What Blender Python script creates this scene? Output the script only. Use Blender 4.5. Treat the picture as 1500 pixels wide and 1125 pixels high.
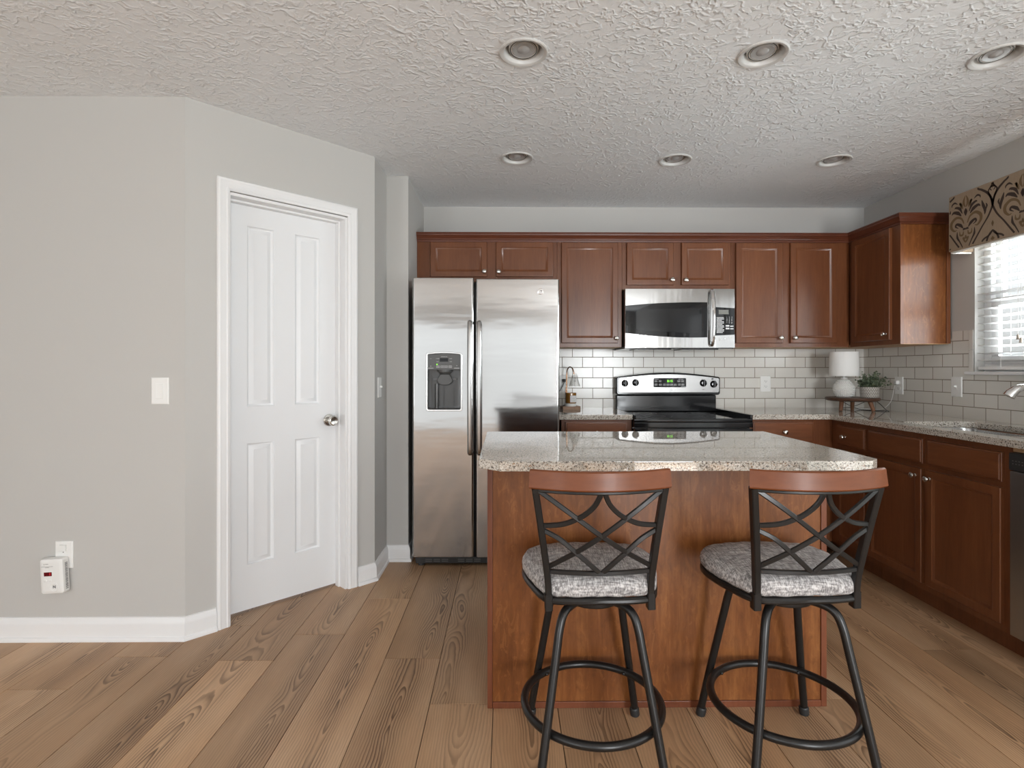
import bpy, bmesh, math, random
from math import pi, sin, cos, radians, sqrt, atan2
from mathutils import Vector, Matrix
random.seed(11)
for o in list(bpy.data.objects): bpy.data.objects.remove(o)
SC = bpy.context.scene
COL = SC.collection

# ------------------------------------------------------------------ camera
cd = bpy.data.cameras.new('camera'); cam = bpy.data.objects.new('camera', cd); COL.objects.link(cam)
cam.location = (0, 0, 1.215); cam.rotation_euler = (radians(90), 0, -0.010)
cd.sensor_fit = 'HORIZONTAL'; cd.sensor_width = 36.0; cd.lens = 36.0*800/1500
cd.shift_y = -21.5/1500; cd.clip_start = 0.02; cd.clip_end = 200
SC.camera = cam
# ------------------------------------------------------------------ view, world, daylight
SC.view_settings.view_transform = 'Standard'; SC.view_settings.look = 'None'
SC.view_settings.gamma = 1.0; SC.view_settings.use_curve_mapping = False
SC.view_settings.exposure = 0.10
SC.render.film_transparent = False
SC.cycles.use_denoising = True
SC.cycles.max_bounces = 10; SC.cycles.diffuse_bounces = 6; SC.cycles.glossy_bounces = 5
SC.cycles.transparent_max_bounces = 12; SC.cycles.transmission_bounces = 6
SC.cycles.sample_clamp_indirect = 6.0; SC.cycles.caustics_reflective = False; SC.cycles.caustics_refractive = False
W = bpy.data.worlds.new('overcast_sky'); SC.world = W; W.use_nodes = True
wn = W.node_tree.nodes; wl = W.node_tree.links; wn.clear()
wo = wn.new('ShaderNodeOutputWorld'); wb = wn.new('ShaderNodeBackground')
wt = wn.new('ShaderNodeTexCoord'); ws = wn.new('ShaderNodeSeparateXYZ'); wr = wn.new('ShaderNodeValToRGB')
wl.new(wt.outputs['Generated'], ws.inputs[0]); wl.new(ws.outputs['Z'], wr.inputs[0]); wl.new(wr.outputs[0], wb.inputs[0]); wl.new(wb.outputs[0], wo.inputs[0])
wr.color_ramp.elements[0].position = 0.0; wr.color_ramp.elements[0].color = (.55, .56, .55, 1)
wr.color_ramp.elements[1].position = 0.12; wr.color_ramp.elements[1].color = (.95, .98, 1.0, 1)
wb.inputs[1].default_value = 1.0

def window_light(name, loc, rot, sx, sy, power, color=(1, 1, 1)):
    l = bpy.data.lights.new(name, 'AREA'); l.shape = 'RECTANGLE'; l.size = sx; l.size_y = sy
    l.energy = power; l.color = color
    o = bpy.data.objects.new(name, l); COL.objects.link(o); o.location = loc; o.rotation_euler = rot
    return o
# daylight at patio door and sink window; rear, side and den lights added
window_light('daylight_patio', (-.6, -4.22, 1.12), (radians(100), 0, 0), 3.25, 2.1, 15, (.93, .97, 1))
window_light('added_light_rear_right', (2.03, -4.22, 1.12), (radians(110), 0, 0), 1.15, 1.9, 215, (.93, .97, 1))  # added strong source from the right rear, at an unseen window
window_light('added_light_rear_left', (-3.0, -4.22, 1.12), (radians(110), 0, 0), 1.15, 1.9, 60, (.93, .97, 1))  # added source at the left rear, at an unseen window
window_light('unseen_light_side', (2.90, -.3, 1.12), (radians(102), 0, radians(90)), 3.0, 2.0, 26, (.93, .97, 1))  # unseen window light, placed to bring light in from the right
window_light('added_light_den', (-3.87, -2.2, 1.32), (radians(110), 0, radians(-90)), 2.3, 1.6, 30, (.93, .97, 1))  # added source at an unseen window, evens out the light from the left
window_light('daylight_sink', (3.15, 2.75, 1.62), (radians(120), 0, radians(90)), 2.1, 1.4, 150, (.90, .96, 1))

# ------------------------------------------------------------------ mesh helpers
class Fr:
    def __init__(s, O, U, V, Wd): s.O, s.U, s.V, s.W = Vector(O), Vector(U), Vector(V), Vector(Wd)
    def __call__(s, u, v, w=0): return s.O + s.U*u + s.V*v + s.W*w
ID = lambda u, v, w=0: Vector((u, v, w))
def face_back(y): return Fr((0, y, 0), (1, 0, 0), (0, 0, 1), (0, -1, 0))       # faces the camera
def face_right(x): return Fr((x, 0, 0), (0, -1, 0), (0, 0, 1), (-1, 0, 0))    # faces left; u = -Y

class B:
    def __init__(s): s.bm = bmesh.new(); s.mi = 0
    def face(s, vs):
        try:
            f = s.bm.faces.new(vs); f.material_index = s.mi; return f
        except ValueError: return None
    def box(s, x0, x1, y0, y1, z0, z1, bev=0, seg=2, P=ID):
        c = [(x0, y0, z0), (x1, y0, z0), (x1, y1, z0), (x0, y1, z0), (x0, y0, z1), (x1, y0, z1), (x1, y1, z1), (x0, y1, z1)]
        v = [s.bm.verts.new(P(*p)) for p in c]
        fs = [s.face([v[i] for i in q]) for q in ((3, 2, 1, 0), (4, 5, 6, 7), (0, 1, 5, 4), (1, 2, 6, 5), (2, 3, 7, 6), (3, 0, 4, 7))]
        if bev:
            es = list({e for f in fs for e in f.edges})
            r = bmesh.ops.bevel(s.bm, geom=es, offset=bev, segments=seg, affect='EDGES', profile=.5, clamp_overlap=True)
            for f in r['faces']: f.material_index = s.mi
        return s
    def loops(s, rings, close=True, cap0=True, cap1=True):
        rv = [[s.bm.verts.new(p) for p in r] for r in rings]
        n = len(rv[0])
        for a, b in zip(rv, rv[1:]):
            for i in range(n if close else n-1):
                j = (i+1) % n; s.face([a[i], a[j], b[j], b[i]])
        if cap0: s.face(rv[0][::-1])
        if cap1: s.face(rv[-1])
        return s
    def nested(s, P, u0, u1, v0, v1, lp, cap0=True, cap1=True):
        return s.loops([[P(u0+i, v0+i, w), P(u1-i, v0+i, w), P(u1-i, v1-i, w), P(u0+i, v1-i, w)] for i, w in lp], cap0=cap0, cap1=cap1)
    def poly(s, pts, P, w0, w1, ins=0):
        """prism of a 2D outline, optional small front chamfer"""
        n = len(pts); cx = sum(p[0] for p in pts)/n; cy = sum(p[1] for p in pts)/n
        r = [[P(u, v, w0) for u, v in pts]]
        if ins:
            r.append([P(u, v, w1-ins*(1 if w1 > w0 else -1)) for u, v in pts])
            q = inset(pts, ins); r.append([P(u, v, w1) for u, v in q])
        else: r.append([P(u, v, w1) for u, v in pts])
        return s.loops(r)
    def tube(s, pts, r, n=10, closed=False, cap=True):
        pts = [Vector(p) for p in pts]; m = len(pts)
        rad = r if isinstance(r, (list, tuple)) else [r]*m
        T = []
        for i in range(m):
            a = pts[(i-1) % m] if (closed or i > 0) else pts[i]; b = pts[(i+1) % m] if (closed or i < m-1) else pts[i]
            T.append((b-a).normalized())
        N = T[0].orthogonal().normalized(); rings = []
        for i in range(m):
            N = (N - T[i]*N.dot(T[i])).normalized(); Bn = T[i].cross(N)
            rings.append([pts[i] + (N*cos(2*pi*k/n) + Bn*sin(2*pi*k/n))*rad[i] for k in range(n)])
        if closed:
            # re-align last to first
            best = min(range(n), key=lambda k: (rings[-1][k]-rings[0][0]).length)
            s.loops(rings, cap0=False, cap1=False)
            s.bm.verts.ensure_lookup_table()
            vs = s.bm.verts[-m*n:]; a = vs[(m-1)*n:]; b = vs[:n]
            for k in range(n): s.face([a[(k+best) % n], a[(k+best+1) % n], b[(k+1) % n], b[k]])
        else: s.loops(rings, cap0=cap, cap1=cap)
        return s
    def bar(s, pts, w, t, nrm, bev=.25):
        """flat bar: w across (in plane), t along the normal direction nrm"""
        pts = [Vector(p) for p in pts]; m = len(pts); rings = []
        for i in range(m):
            T = (pts[min(i+1, m-1)]-pts[max(i-1, 0)]).normalized(); n = Vector(nrm(i) if callable(nrm) else nrm)
            S = T.cross(n).normalized(); n = S.cross(T).normalized()
            c = min(w, t)*bev; a, b = w/2, t/2
            rings.append([pts[i]+S*x+n*y for x, y in ((-a+c, -b), (a-c, -b), (a, -b+c), (a, b-c), (a-c, b), (-a+c, b), (-a, b-c), (-a, -b+c))])
        return s.loops(rings)
    def lathe(s, prof, C=(0, 0, 0), n=32, P=None, cap0=True, cap1=True):
        C = Vector(C); P = P or (lambda a, b, c: C+Vector((a, b, c)))
        return s.loops([[P(r*cos(2*pi*k/n), r*sin(2*pi*k/n), z) for k in range(n)] for r, z in prof], cap0=cap0, cap1=cap1)
    def sweep(s, path, prof, P=ID, closed=False):
        m = len(path); nr = []
        for i in range(m):
            def d(a, b):
                x, y = b[0]-a[0], b[1]-a[1]; l = sqrt(x*x+y*y); return (y/l, -x/l)
            if closed or 0 < i < m-1:
                n1 = d(path[i-1], path[i]); n2 = d(path[i], path[(i+1) % m])
                k = 1+n1[0]*n2[0]+n1[1]*n2[1]; nr.append(((n1[0]+n2[0])/k, (n1[1]+n2[1])/k))
            else: nr.append(d(path[i], path[i+1]) if i == 0 else d(path[i-1], path[i]))
        rings = [[P(path[i][0]+nr[i][0]*o, path[i][1]+nr[i][1]*o, w) for o, w in prof] for i in range(m)]
        if closed: rings.append(rings[0])
        return s.loops(rings, cap0=not closed, cap1=not closed)
    def text(s, txt, P, u, v, size, w=0, align='CENTER', mi=None, rot=0, bold=0):
        c = bpy.data.curves.new('t', 'FONT'); c.body = txt; c.size = size; c.align_x = align; c.align_y = 'CENTER'; c.offset = bold
        o = bpy.data.objects.new('t', c); COL.objects.link(o)
        dg = bpy.context.evaluated_depsgraph_get(); me = bpy.data.meshes.new_from_object(o.evaluated_get(dg))
        vs = [s.bm.verts.new(P(u+q.co.x*cos(rot)-q.co.y*sin(rot), v+q.co.x*sin(rot)+q.co.y*cos(rot), w)) for q in me.vertices]
        for p in me.polygons:
            f = s.face([vs[i] for i in p.vertices])
            if f and mi is not None: f.material_index = mi
        bpy.data.objects.remove(o); bpy.data.curves.remove(c); bpy.data.meshes.remove(me)
        return s
    def ball(s, c, r, sc=(1, 1, 1), u=16, v=10):
        m = Matrix.Translation(Vector(c)) @ Matrix.Diagonal((*sc, 1))
        q = bmesh.ops.create_uvsphere(s.bm, u_segments=u, v_segments=v, radius=r, matrix=m)
        for x in q['verts']:
            for f in x.link_faces: f.material_index = s.mi
        return s

def inset(pts, d):
    n = len(pts); out = []
    A = sum(pts[i][0]*pts[(i+1) % n][1]-pts[(i+1) % n][0]*pts[i][1] for i in range(n)); sg = 1 if A > 0 else -1
    for i in range(n):
        a, b, c = pts[i-1], pts[i], pts[(i+1) % n]
        def nn(p, q):
            x, y = q[0]-p[0], q[1]-p[1]; l = sqrt(x*x+y*y) or 1; return (-y/l*sg, x/l*sg)
        n1, n2 = nn(a, b), nn(b, c); k = max(.3, 1+n1[0]*n2[0]+n1[1]*n2[1])
        out.append((b[0]+(n1[0]+n2[0])/k*d, b[1]+(n1[1]+n2[1])/k*d))
    return out
def rrect(u0, u1, v0, v1, r, n=5):
    o = []
    for cx, cy, a in ((u1-r, v0+r, -90), (u1-r, v1-r, 0), (u0+r, v1-r, 90), (u0+r, v0+r, 180)):
        for k in range(n+1):
            t = radians(a+90*k/n); o.append((cx+r*cos(t), cy+r*sin(t)))
    return o
def crom(pts, n=6, closed=False):
    pts = [Vector(p) for p in pts]; m = len(pts); out = []
    for i in range(m if closed else m-1):
        g = (lambda k: pts[k % m]) if closed else (lambda k: pts[max(0, min(m-1, k))])
        a, b, c, d = g(i-1), g(i), g(i+1), g(i+2)
        for k in range(n):
            t = k/n; out.append(.5*((2*b)+(c-a)*t+(2*a-5*b+4*c-d)*t*t+(3*b-a-3*c+d)*t**3))
    if not closed: out.append(pts[-1])
    return out

RM = {}
def root(name, label, cat, loc=(0, 0, 0), rotz=0, group=None, kind=None):
    o = bpy.data.objects.new(name, None); COL.objects.link(o); o.empty_display_size = .05
    o.location = loc; o.rotation_euler = (0, 0, rotz); o['label'] = label; o['category'] = cat
    if group: o['group'] = group
    if kind: o['kind'] = kind
    RM[o] = (Matrix.Translation(Vector(loc)) @ Matrix.Rotation(rotz, 4, 'Z')).inverted()
    return o
def finish(b, name, mats, M=None, smooth=35):
    bm = b.bm if isinstance(b, B) else b
    bmesh.ops.recalc_face_normals(bm, faces=bm.faces[:])
    if M is not None: bm.transform(M)
    me = bpy.data.meshes.new(name); bm.to_mesh(me); bm.free()
    for m in (mats if isinstance(mats, (list, tuple)) else [mats]): me.materials.append(m)
    if smooth:
        me.polygons.foreach_set('use_smooth', [True]*len(me.polygons)); me.set_sharp_from_angle(angle=radians(smooth))
    o = bpy.data.objects.new(name, me); COL.objects.link(o)
    if smooth:
        wm = o.modifiers.new('weighted_normals', 'WEIGHTED_NORMAL'); wm.keep_sharp = True; wm.weight = 70
    return o
def part(name, b, mats, parent, label=None, smooth=35, local=False):
    M = RM[parent]
    o = finish(b, name, mats, None if local else M, smooth); o.parent = parent; RM[o] = M
    if label: o['label'] = label
    return o
def single(name, b, mats, label, cat, group=None, kind=None, smooth=35):
    o = finish(b, name, mats, None, smooth); o['label'] = label; o['category'] = cat
    if group: o['group'] = group
    if kind: o['kind'] = kind
    RM[o] = Matrix.Identity(4)
    return o
def structure(name, b, mats, label, smooth=35): return single(name, b, mats, label, name.split('_')[0], None, 'structure', smooth)
def boolean(o, cutter_b):
    o.modifiers.clear()
    c = finish(cutter_b, 'cut', o.data.materials[0] if o.data.materials else [], RM.get(o)); md = o.modifiers.new('b', 'BOOLEAN'); md.operation = 'DIFFERENCE'; md.object = c; md.solver = 'EXACT'
    pm = c.matrix_world.copy(); c.matrix_world = o.matrix_world
    c.parent = o.parent
    bpy.context.view_layer.update()
    dg = bpy.context.evaluated_depsgraph_get(); me = bpy.data.meshes.new_from_object(o.evaluated_get(dg))
    o.modifiers.remove(md); o.data = me; bpy.data.objects.remove(c)
    me.polygons.foreach_set('use_smooth', [False]*len(me.polygons))

# ------------------------------------------------------------------ materials
class N:
    def __init__(s, name):
        s.m = bpy.data.materials.new(name); s.m.use_nodes = True; s.nt = s.m.node_tree; s.p = s.nt.nodes['Principled BSDF']
    def n(s, t, **k):
        x = s.nt.nodes.new('ShaderNode'+t)
        for a, v in k.items():
            if hasattr(x, a): setattr(x, a, v)
        return x
    def l(s, a, b): s.nt.links.new(a, b)
    def set(s, i, v):
        if hasattr(v, 'links'): s.l(v, s.p.inputs[i])
        else: s.p.inputs[i].default_value = v
        return s
    def math(s, op, a, b=None, clamp=False):
        x = s.n('Math', operation=op, use_clamp=clamp)
        for i, v in enumerate((a, b)):
            if v is None: continue
            if hasattr(v, 'links'): s.l(v, x.inputs[i])
            else: x.inputs[i].default_value = v
        return x.outputs[0]
    def coord(s, which='Object', scale=(1, 1, 1), rot=(0, 0, 0), loc=(0, 0, 0)):
        t = s.n('TexCoord'); m = s.n('Mapping'); s.l(t.outputs[which], m.inputs[0])
        m.inputs['Scale'].default_value = scale; m.inputs['Rotation'].default_value = rot; m.inputs['Location'].default_value = loc
        return m.outputs[0]
    def noise(s, vec, scale, detail=3, rough=.5, dist=0):
        x = s.n('TexNoise'); s.l(vec, x.inputs['Vector']); x.inputs['Scale'].default_value = scale; x.inputs['Detail'].default_value = detail
        x.inputs['Roughness'].default_value = rough; x.inputs['Distortion'].default_value = dist; return x.outputs['Fac']
    def ramp(s, fac, stops, interp='LINEAR'):
        x = s.n('ValToRGB'); s.l(fac, x.inputs[0]); x.color_ramp.interpolation = interp; e = x.color_ramp.elements
        while len(e) < len(stops): e.new(.5)
        for q, (pos, c) in zip(e, stops):
            q.position = pos; q.color = (*c, 1) if len(c) == 3 else c
        return x.outputs[0]
    def mix(s, fac, a, b, mode='MIX'):
        x = s.n('Mix', data_type='RGBA', blend_type=mode); x.clamp_factor = True
        for i, v in ((0, fac), (6, a), (7, b)):
            if hasattr(v, 'links'): s.l(v, x.inputs[i])
            elif i == 0: x.inputs[0].default_value = v
            else: x.inputs[i].default_value = (*v, 1)
        return x.outputs[2]
    def bump(s, h, strength=.3, dist=.002):
        x = s.n('Bump'); x.inputs['Strength'].default_value = strength; x.inputs['Distance'].default_value = dist
        s.l(h, x.inputs['Height']); s.l(x.outputs[0], s.p.inputs['Normal']); return x.outputs[0]
    def comb(s, x, y, z):
        c = s.n('CombineXYZ')
        for i, v in enumerate((x, y, z)):
            if hasattr(v, 'links'): s.l(v, c.inputs[i])
            else: c.inputs[i].default_value = v
        return c.outputs[0]

def plain(name, col, rough=.5, metal=0, spec=.5, coat=0, emit=None, es=0):
    a = N(name); a.set('Base Color', (*col, 1)); a.set('Roughness', rough); a.set('Metallic', metal); a.set('Specular IOR Level', spec)
    if coat: a.set('Coat Weight', coat); a.set('Coat Roughness', .08)
    if emit: a.set('Emission Color', (*emit, 1)); a.set('Emission Strength', es)
    return a.m
def painted(name, col, rough=.6, bumps=.04, sc=180):
    a = N(name); v = a.coord(); n1 = a.noise(v, sc, 2); n2 = a.noise(v, 1.3, 2)
    a.set('Base Color', a.mix(a.math('MULTIPLY', n2, .10), col, tuple(c*.86 for c in col))); a.set('Roughness', rough); a.set('Specular IOR Level', .3)
    a.bump(n1, bumps, .001); return a.m
def wood(name, dark, mid, light, axis='Z', fig=0., rough=.33, coat=.16, fine=1.0):
    a = N(name); sc = {'X': (.09, 1, 1), 'Y': (1, .09, 1), 'Z': (1, 1, .09)}[axis]
    v = a.coord('Object', sc); g1 = a.noise(v, 75*fine, 5, .6, .3); g2 = a.noise(v, 9*fine, 3, .5, .6)
    v2 = a.coord('Object', {'X': (.35, 1, 1), 'Y': (1, .35, 1), 'Z': (1, 1, .35)}[axis]); g3 = a.noise(v2, 5, 2, .5)
    f = a.math('ADD', a.math('MULTIPLY', g1, .40), a.math('ADD', a.math('MULTIPLY', g2, .35), a.math('MULTIPLY', g3, .25)))
    c = a.ramp(f, [(.30, dark), (.52, mid), (.72, light)])
    if fig:
        v3 = a.coord('Object', {'X': (.6, 1.6, 1.6), 'Y': (1.6, .6, 1.6), 'Z': (1.6, 1.6, .6)}[axis], rot=(0, .35, 0)); g4 = a.noise(v3, 22, 4, .65, 1.2)
        c = a.mix(a.math('MULTIPLY', a.math('GREATER_THAN', g4, .60), fig*.35), c, light)
        c = a.mix(a.math('MULTIPLY', a.ramp(g4, [(.30, (1, 1, 1)), (.5, (0, 0, 0))]), fig*.5), c, dark)
    a.set('Base Color', c); a.set('Roughness', rough); a.set('Specular IOR Level', .32); a.set('Coat Weight', coat); a.set('Coat Roughness', .18); a.bump(g1, .06, .0006); return a.m

WALL = (.515, .505, .484)
m_wall = painted('wall_paint', WALL, .65); m_trim = painted('white_trim_paint', (.80, .80, .80), .35, .02); m_door = painted('white_door_paint', (.79, .80, .81), .38, .03, 90)
def mk_ceiling():
    a = N('ceiling_texture'); t = a.n('TexCoord'); P = t.outputs['Object']
    h = None
    for sc, off in ((4.4, 0.0), (6.0, 7.3), (8.0, 3.1)):
        mp = a.n('Mapping'); a.l(P, mp.inputs[0]); mp.inputs['Location'].default_value = (off, off*.7, 0)
        wv = a.n('TexNoise'); a.l(mp.outputs[0], wv.inputs['Vector']); wv.inputs['Scale'].default_value = 9; wv.inputs['Detail'].default_value = 3
        ad = a.n('VectorMath', operation='MULTIPLY_ADD'); a.l(wv.outputs['Color'], ad.inputs[0]); ad.inputs[1].default_value = (.05, .05, 0); a.l(mp.outputs[0], ad.inputs[2])
        vo = a.n('TexVoronoi', voronoi_dimensions='2D'); a.l(ad.outputs[0], vo.inputs['Vector']); vo.inputs['Scale'].default_value = sc; vo.inputs['Randomness'].default_value = .9
        # vector from the cell centre -> direction
        su = a.n('VectorMath', operation='SUBTRACT'); a.l(ad.outputs[0], su.inputs[0])
        a.l(vo.outputs['Position'], su.inputs[1])
        nr = a.n('VectorMath', operation='NORMALIZE'); a.l(su.outputs[0], nr.inputs[0])
        s1 = a.n('VectorMath', operation='SCALE'); a.l(nr.outputs[0], s1.inputs[0]); s1.inputs['Scale'].default_value = 1.9
        s2 = a.n('VectorMath', operation='MULTIPLY_ADD'); a.l(vo.outputs['Color'], s2.inputs[0]); s2.inputs[1].default_value = (40, 40, 40); a.l(s1.outputs[0], s2.inputs[2])
        s3 = a.n('VectorMath', operation='MULTIPLY_ADD'); a.l(su.outputs[0], s3.inputs[0]); s3.inputs[1].default_value = (1.6, 1.6, 1.6); a.l(s2.outputs[0], s3.inputs[2])
        nz = a.noise(s3.outputs[0], 5.0, 2, .55)
        rd = a.ramp(a.math('ABSOLUTE', a.math('SUBTRACT', nz, .5)), [(.0, (1, 1, 1)), (.05, (0, 0, 0))])
        br = a.ramp(a.noise(mp.outputs[0], 26, 3, .6), [(.43, (0, 0, 0)), (.55, (1, 1, 1))])
        dist = a.ramp(vo.outputs['Distance'], [(.04, (.2, .2, .2)), (.15, (1, 1, 1)), (.75, (.15, .15, .15))])
        r = a.math('MULTIPLY', a.math('MULTIPLY', rd, br), dist)
        h = r if h is None else a.math('MAXIMUM', h, r)
    h = a.math('ADD', h, a.math('MULTIPLY', a.noise(P, 90, 2), .12))
    a.set('Base Color', (.845, .868, .888, 1)); a.set('Roughness', .75); a.set('Specular IOR Level', .25); a.bump(h, .6, .008); return a.m
m_ceil = mk_ceiling()
def mk_floor():
    a = N('laminate_planks'); uv = a.n('UVMap', uv_map='UVMap'); sp = a.n('SeparateXYZ'); a.l(uv.outputs[0], sp.inputs[0]); U, V = sp.outputs[0], sp.outputs[1]
    at = a.n('Attribute', attribute_name='plank'); sr = a.n('SeparateColor'); a.l(at.outputs['Color'], sr.inputs[0]); R, G, Bl = sr.outputs[0], sr.outputs[1], sr.outputs[2]
    seed = a.math('MULTIPLY', R, 57.0)
    # growth rings cut lengthwise: cathedral arches and long straight grain
    nb = a.noise(a.comb(a.math('MULTIPLY', U, 3.0), a.math('MULTIPLY', V, 1.1), seed), 1.0, 2, .5)
    nm = a.noise(a.comb(a.math('MULTIPLY', U, 14), a.math('MULTIPLY', V, 4.0), seed), 1.0, 3, .6)
    nf = a.noise(a.comb(a.math('MULTIPLY', U, 50), a.math('MULTIPLY', V, 14), seed), 1.0, 2, .5)
    cx = a.math('MULTIPLY', a.math('SUBTRACT', G, .5), .16)
    du = a.math('SUBTRACT', U, cx)
    wav = a.math('MULTIPLY', a.math('SUBTRACT', nb, .5), .30)
    du2 = a.math('ADD', du, a.math('MULTIPLY', a.math('SUBTRACT', nm, .5), .020))
    rr = a.math('SQRT', a.math('ADD', a.math('MULTIPLY', du2, du2), a.math('MULTIPLY', wav, wav)))
    rr = a.math('ADD', rr, a.math('MULTIPLY', a.math('SUBTRACT', nf, .5), .0035))
    fr = a.math('FRACT', a.math('MULTIPLY', rr, 105.0))
    line = a.ramp(fr, [(.0, (.05, .05, .05)), (.45, (.35, .35, .35)), (.80, (1, 1, 1)), (.93, (.9, .9, .9)), (1.0, (.05, .05, .05))])
    # stronger contrast near the heart of the board, in patches
    core = a.ramp(rr, [(.0, (1, 1, 1)), (.035, (.95, .95, .95)), (.075, (.50, .50, .50)), (.14, (.40, .40, .40))])
    patch = a.ramp(a.noise(a.comb(a.math('MULTIPLY', U, 9), a.math('MULTIPLY', V, 1.6), a.math('ADD', seed, 9)), 1, 3), [(.35, (.35, .35, .35)), (.62, (1, 1, 1))])
    k = a.math('MULTIPLY', line, a.math('MULTIPLY', core, patch))
    base = a.ramp(a.noise(a.comb(a.math('MULTIPLY', U, 5), a.math('MULTIPLY', V, 1.2), a.math('ADD', seed, 3)), 1, 3), [(.30, (.49, .292, .160)), (.5, (.57, .357, .203)), (.72, (.64, .425, .262))])
    tone = a.math('ADD', a.math('MULTIPLY', Bl, .34), .80)
    base = a.mix(1, base, a.comb(tone, tone, tone), 'MULTIPLY')
    c = a.mix(a.math('MULTIPLY', k, .95), base, (.090, .043, .019))
    fib = a.noise(a.comb(a.math('MULTIPLY', U, 420), a.math('MULTIPLY', V, 12), seed), 1, 2)
    c = a.mix(a.math('MULTIPLY', a.math('SUBTRACT', fib, .35), .5, True), c, (.20, .115, .062))
    a.set('Base Color', c); a.set('Roughness', .42); a.set('Specular IOR Level', .4); a.bump(a.math('ADD', k, fib), .05, .0008); return a.m
m_floor = mk_floor()
CH = ((.102, .032, .0120), (.155, .052, .0190), (.20, .074, .029))
m_cab = wood('cherry_cabinet', *CH, 'Z'); m_cabh = wood('cherry_rail', *CH, 'X'); m_caby = wood('cherry_drawer', *CH, 'Y')
m_crown = wood('cherry_crown', (.08, .023, .011), (.122, .036, .0175), (.155, .05, .026), 'X')
m_isl = wood('cherry_island_panel', (.095, .029, .008), (.185, .062, .0165), (.30, .122, .038), 'Z', .9, .34, .12)
m_islt = wood('cherry_island_trim', (.11, .032, .014), (.155, .048, .022), (.20, .07, .034), 'Z')
m_rail = wood('cherry_stool_rail', (.115, .032, .0085), (.165, .047, .0135), (.21, .068, .021), 'X', 0, .40, .05)
m_raw = wood('raw_maple_edge', (.35, .2, .10), (.48, .29, .15), (.55, .36, .2), 'X', 0, .5, 0)
m_walnut = wood('walnut', (.05, .022, .013), (.09, .042, .025), (.13, .065, .04), 'X', 0, .45, .1)
m_leg = wood('oiled_leg_wood', (.13, .055, .028), (.20, .09, .045), (.27, .13, .07), 'Z', 0, .5, .0)
m_blk = wood('light_block_wood', (.24, .14, .09), (.33, .21, .14), (.42, .29, .21), 'X', 0, .55, .0)
def mk_granite(name, k=1.0):
    a = N(name); v = a.coord()
    n1 = a.noise(v, 260, 3, .6); n2 = a.noise(v, 150, 2, .6); n3 = a.noise(a.coord(loc=(5, 3, 1)), 190, 2, .6); n4 = a.noise(v, 25, 2)
    c = a.ramp(n1, [(.35, (.40*k, .355*k, .30*k)), (.50, (.57*k, .53*k, .47*k)), (.62, (.74*k, .71*k, .66*k))])
    c = a.mix(a.ramp(n2, [(.565, (0, 0, 0)), (.60, (1, 1, 1))]), c, (.06, .048, .04))
    c = a.mix(a.ramp(n3, [(.62, (0, 0, 0)), (.66, (1, 1, 1))]), c, (.32, .20, .12))
    c = a.mix(a.math('MULTIPLY', n4, .18), c, (.42, .36, .29))
    a.set('Base Color', c); a.set('Roughness', .02); a.set('IOR', 1.9); a.set('Specular IOR Level', .5); return a.m
m_gran = mk_granite('quartz_counter')
def mk_tile(name, axis):
    a = N(name); t = a.n('TexCoord'); sp = a.n('SeparateXYZ'); a.l(t.outputs['Object'], sp.inputs[0])
    uu = a.math('ADD', sp.outputs[0 if axis == 'X' else 1], .041 if axis == 'X' else .012); vv = a.math('ADD', sp.outputs[2], -.995+.078*6)
    b = a.n('TexBrick'); a.l(a.comb(uu, vv, 0), b.inputs['Vector'])
    b.offset = .5; b.squash = 1; b.inputs['Scale'].default_value = 1; b.inputs['Mortar Size'].default_value = .0025; b.inputs['Mortar Smooth'].default_value = .3
    b.inputs['Brick Width'].default_value = .1535; b.inputs['Row Height'].default_value = .078; b.inputs['Bias'].default_value = 0
    b.inputs['Color1'].default_value = (.70, .68, .635, 1); b.inputs['Color2'].default_value = (.665, .645, .60, 1); b.inputs['Mortar'].default_value = (.23, .19, .145, 1)
    inv = a.math('SUBTRACT', 1, b.outputs['Fac'])
    a.set('Base Color', b.outputs['Color']); a.set('Roughness', a.math('ADD', a.math('MULTIPLY', b.outputs['Fac'], .6), .2)); a.bump(inv, .5, .002); return a.m
m_tile = mk_tile('subway_tile_back', 'X'); m_tiler = mk_tile('subway_tile_right', 'Y')
def mk_steel(name, col=.62, rough=.2, wav=.0, brush='Z', wsc=(1.1, 1, 5)):
    a = N(name); v = a.coord('Object', {'Z': (1, 1, .02), 'X': (.02, 1, 1)}[brush]); g = a.noise(v, 900, 2)
    a.set('Metallic', 1.0); a.set('Base Color', (col, col*.99, col*.975, 1))
    a.set('Roughness', a.math('ADD', a.math('MULTIPLY', g, .08), rough-.04))
    w = a.noise(a.coord('Object', wsc), 2.2, 2, .5)
    if wav: a.bump(w, wav, .004)
    return a.m
m_fr = mk_steel('fridge_steel', .52, .11, .22, 'X'); m_st = mk_steel('brushed_steel', .43, .13, .30, 'X', (7, 1, .25)); m_dw = mk_steel('dishwasher_steel', .45, .3, .1, 'X')
m_chrome = plain('chrome', (.82, .82, .82), .06, 1); m_nick = plain('satin_nickel', (.62, .60, .56), .25, 1); m_hand = mk_steel('handle_steel', .56, .24, 0)
m_black = plain('black_enamel', (.006, .006, .007), .10, 0, .38); m_bglass = plain('black_glass', (.004, .004, .005), .03, 0, .35); m_mgray = plain('microwave_mesh_glass', (.012, .012, .013), .07, 0, .35)
m_dark = plain('dark_plastic', (.022, .022, .022), .4); m_grayp = plain('gray_plastic', (.085, .085, .083), .38); m_case = plain('fridge_case', (.05, .05, .05), .5)
m_cav = plain('dispenser_gray', (.075, .074, .072), .25); m_white = plain('white_plastic', (.80, .80, .78), .35); m_whit2 = plain('printing_white', (.75, .75, .75), .5); m_ink = plain('printing_gray', (.16, .16, .16), .6)
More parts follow.
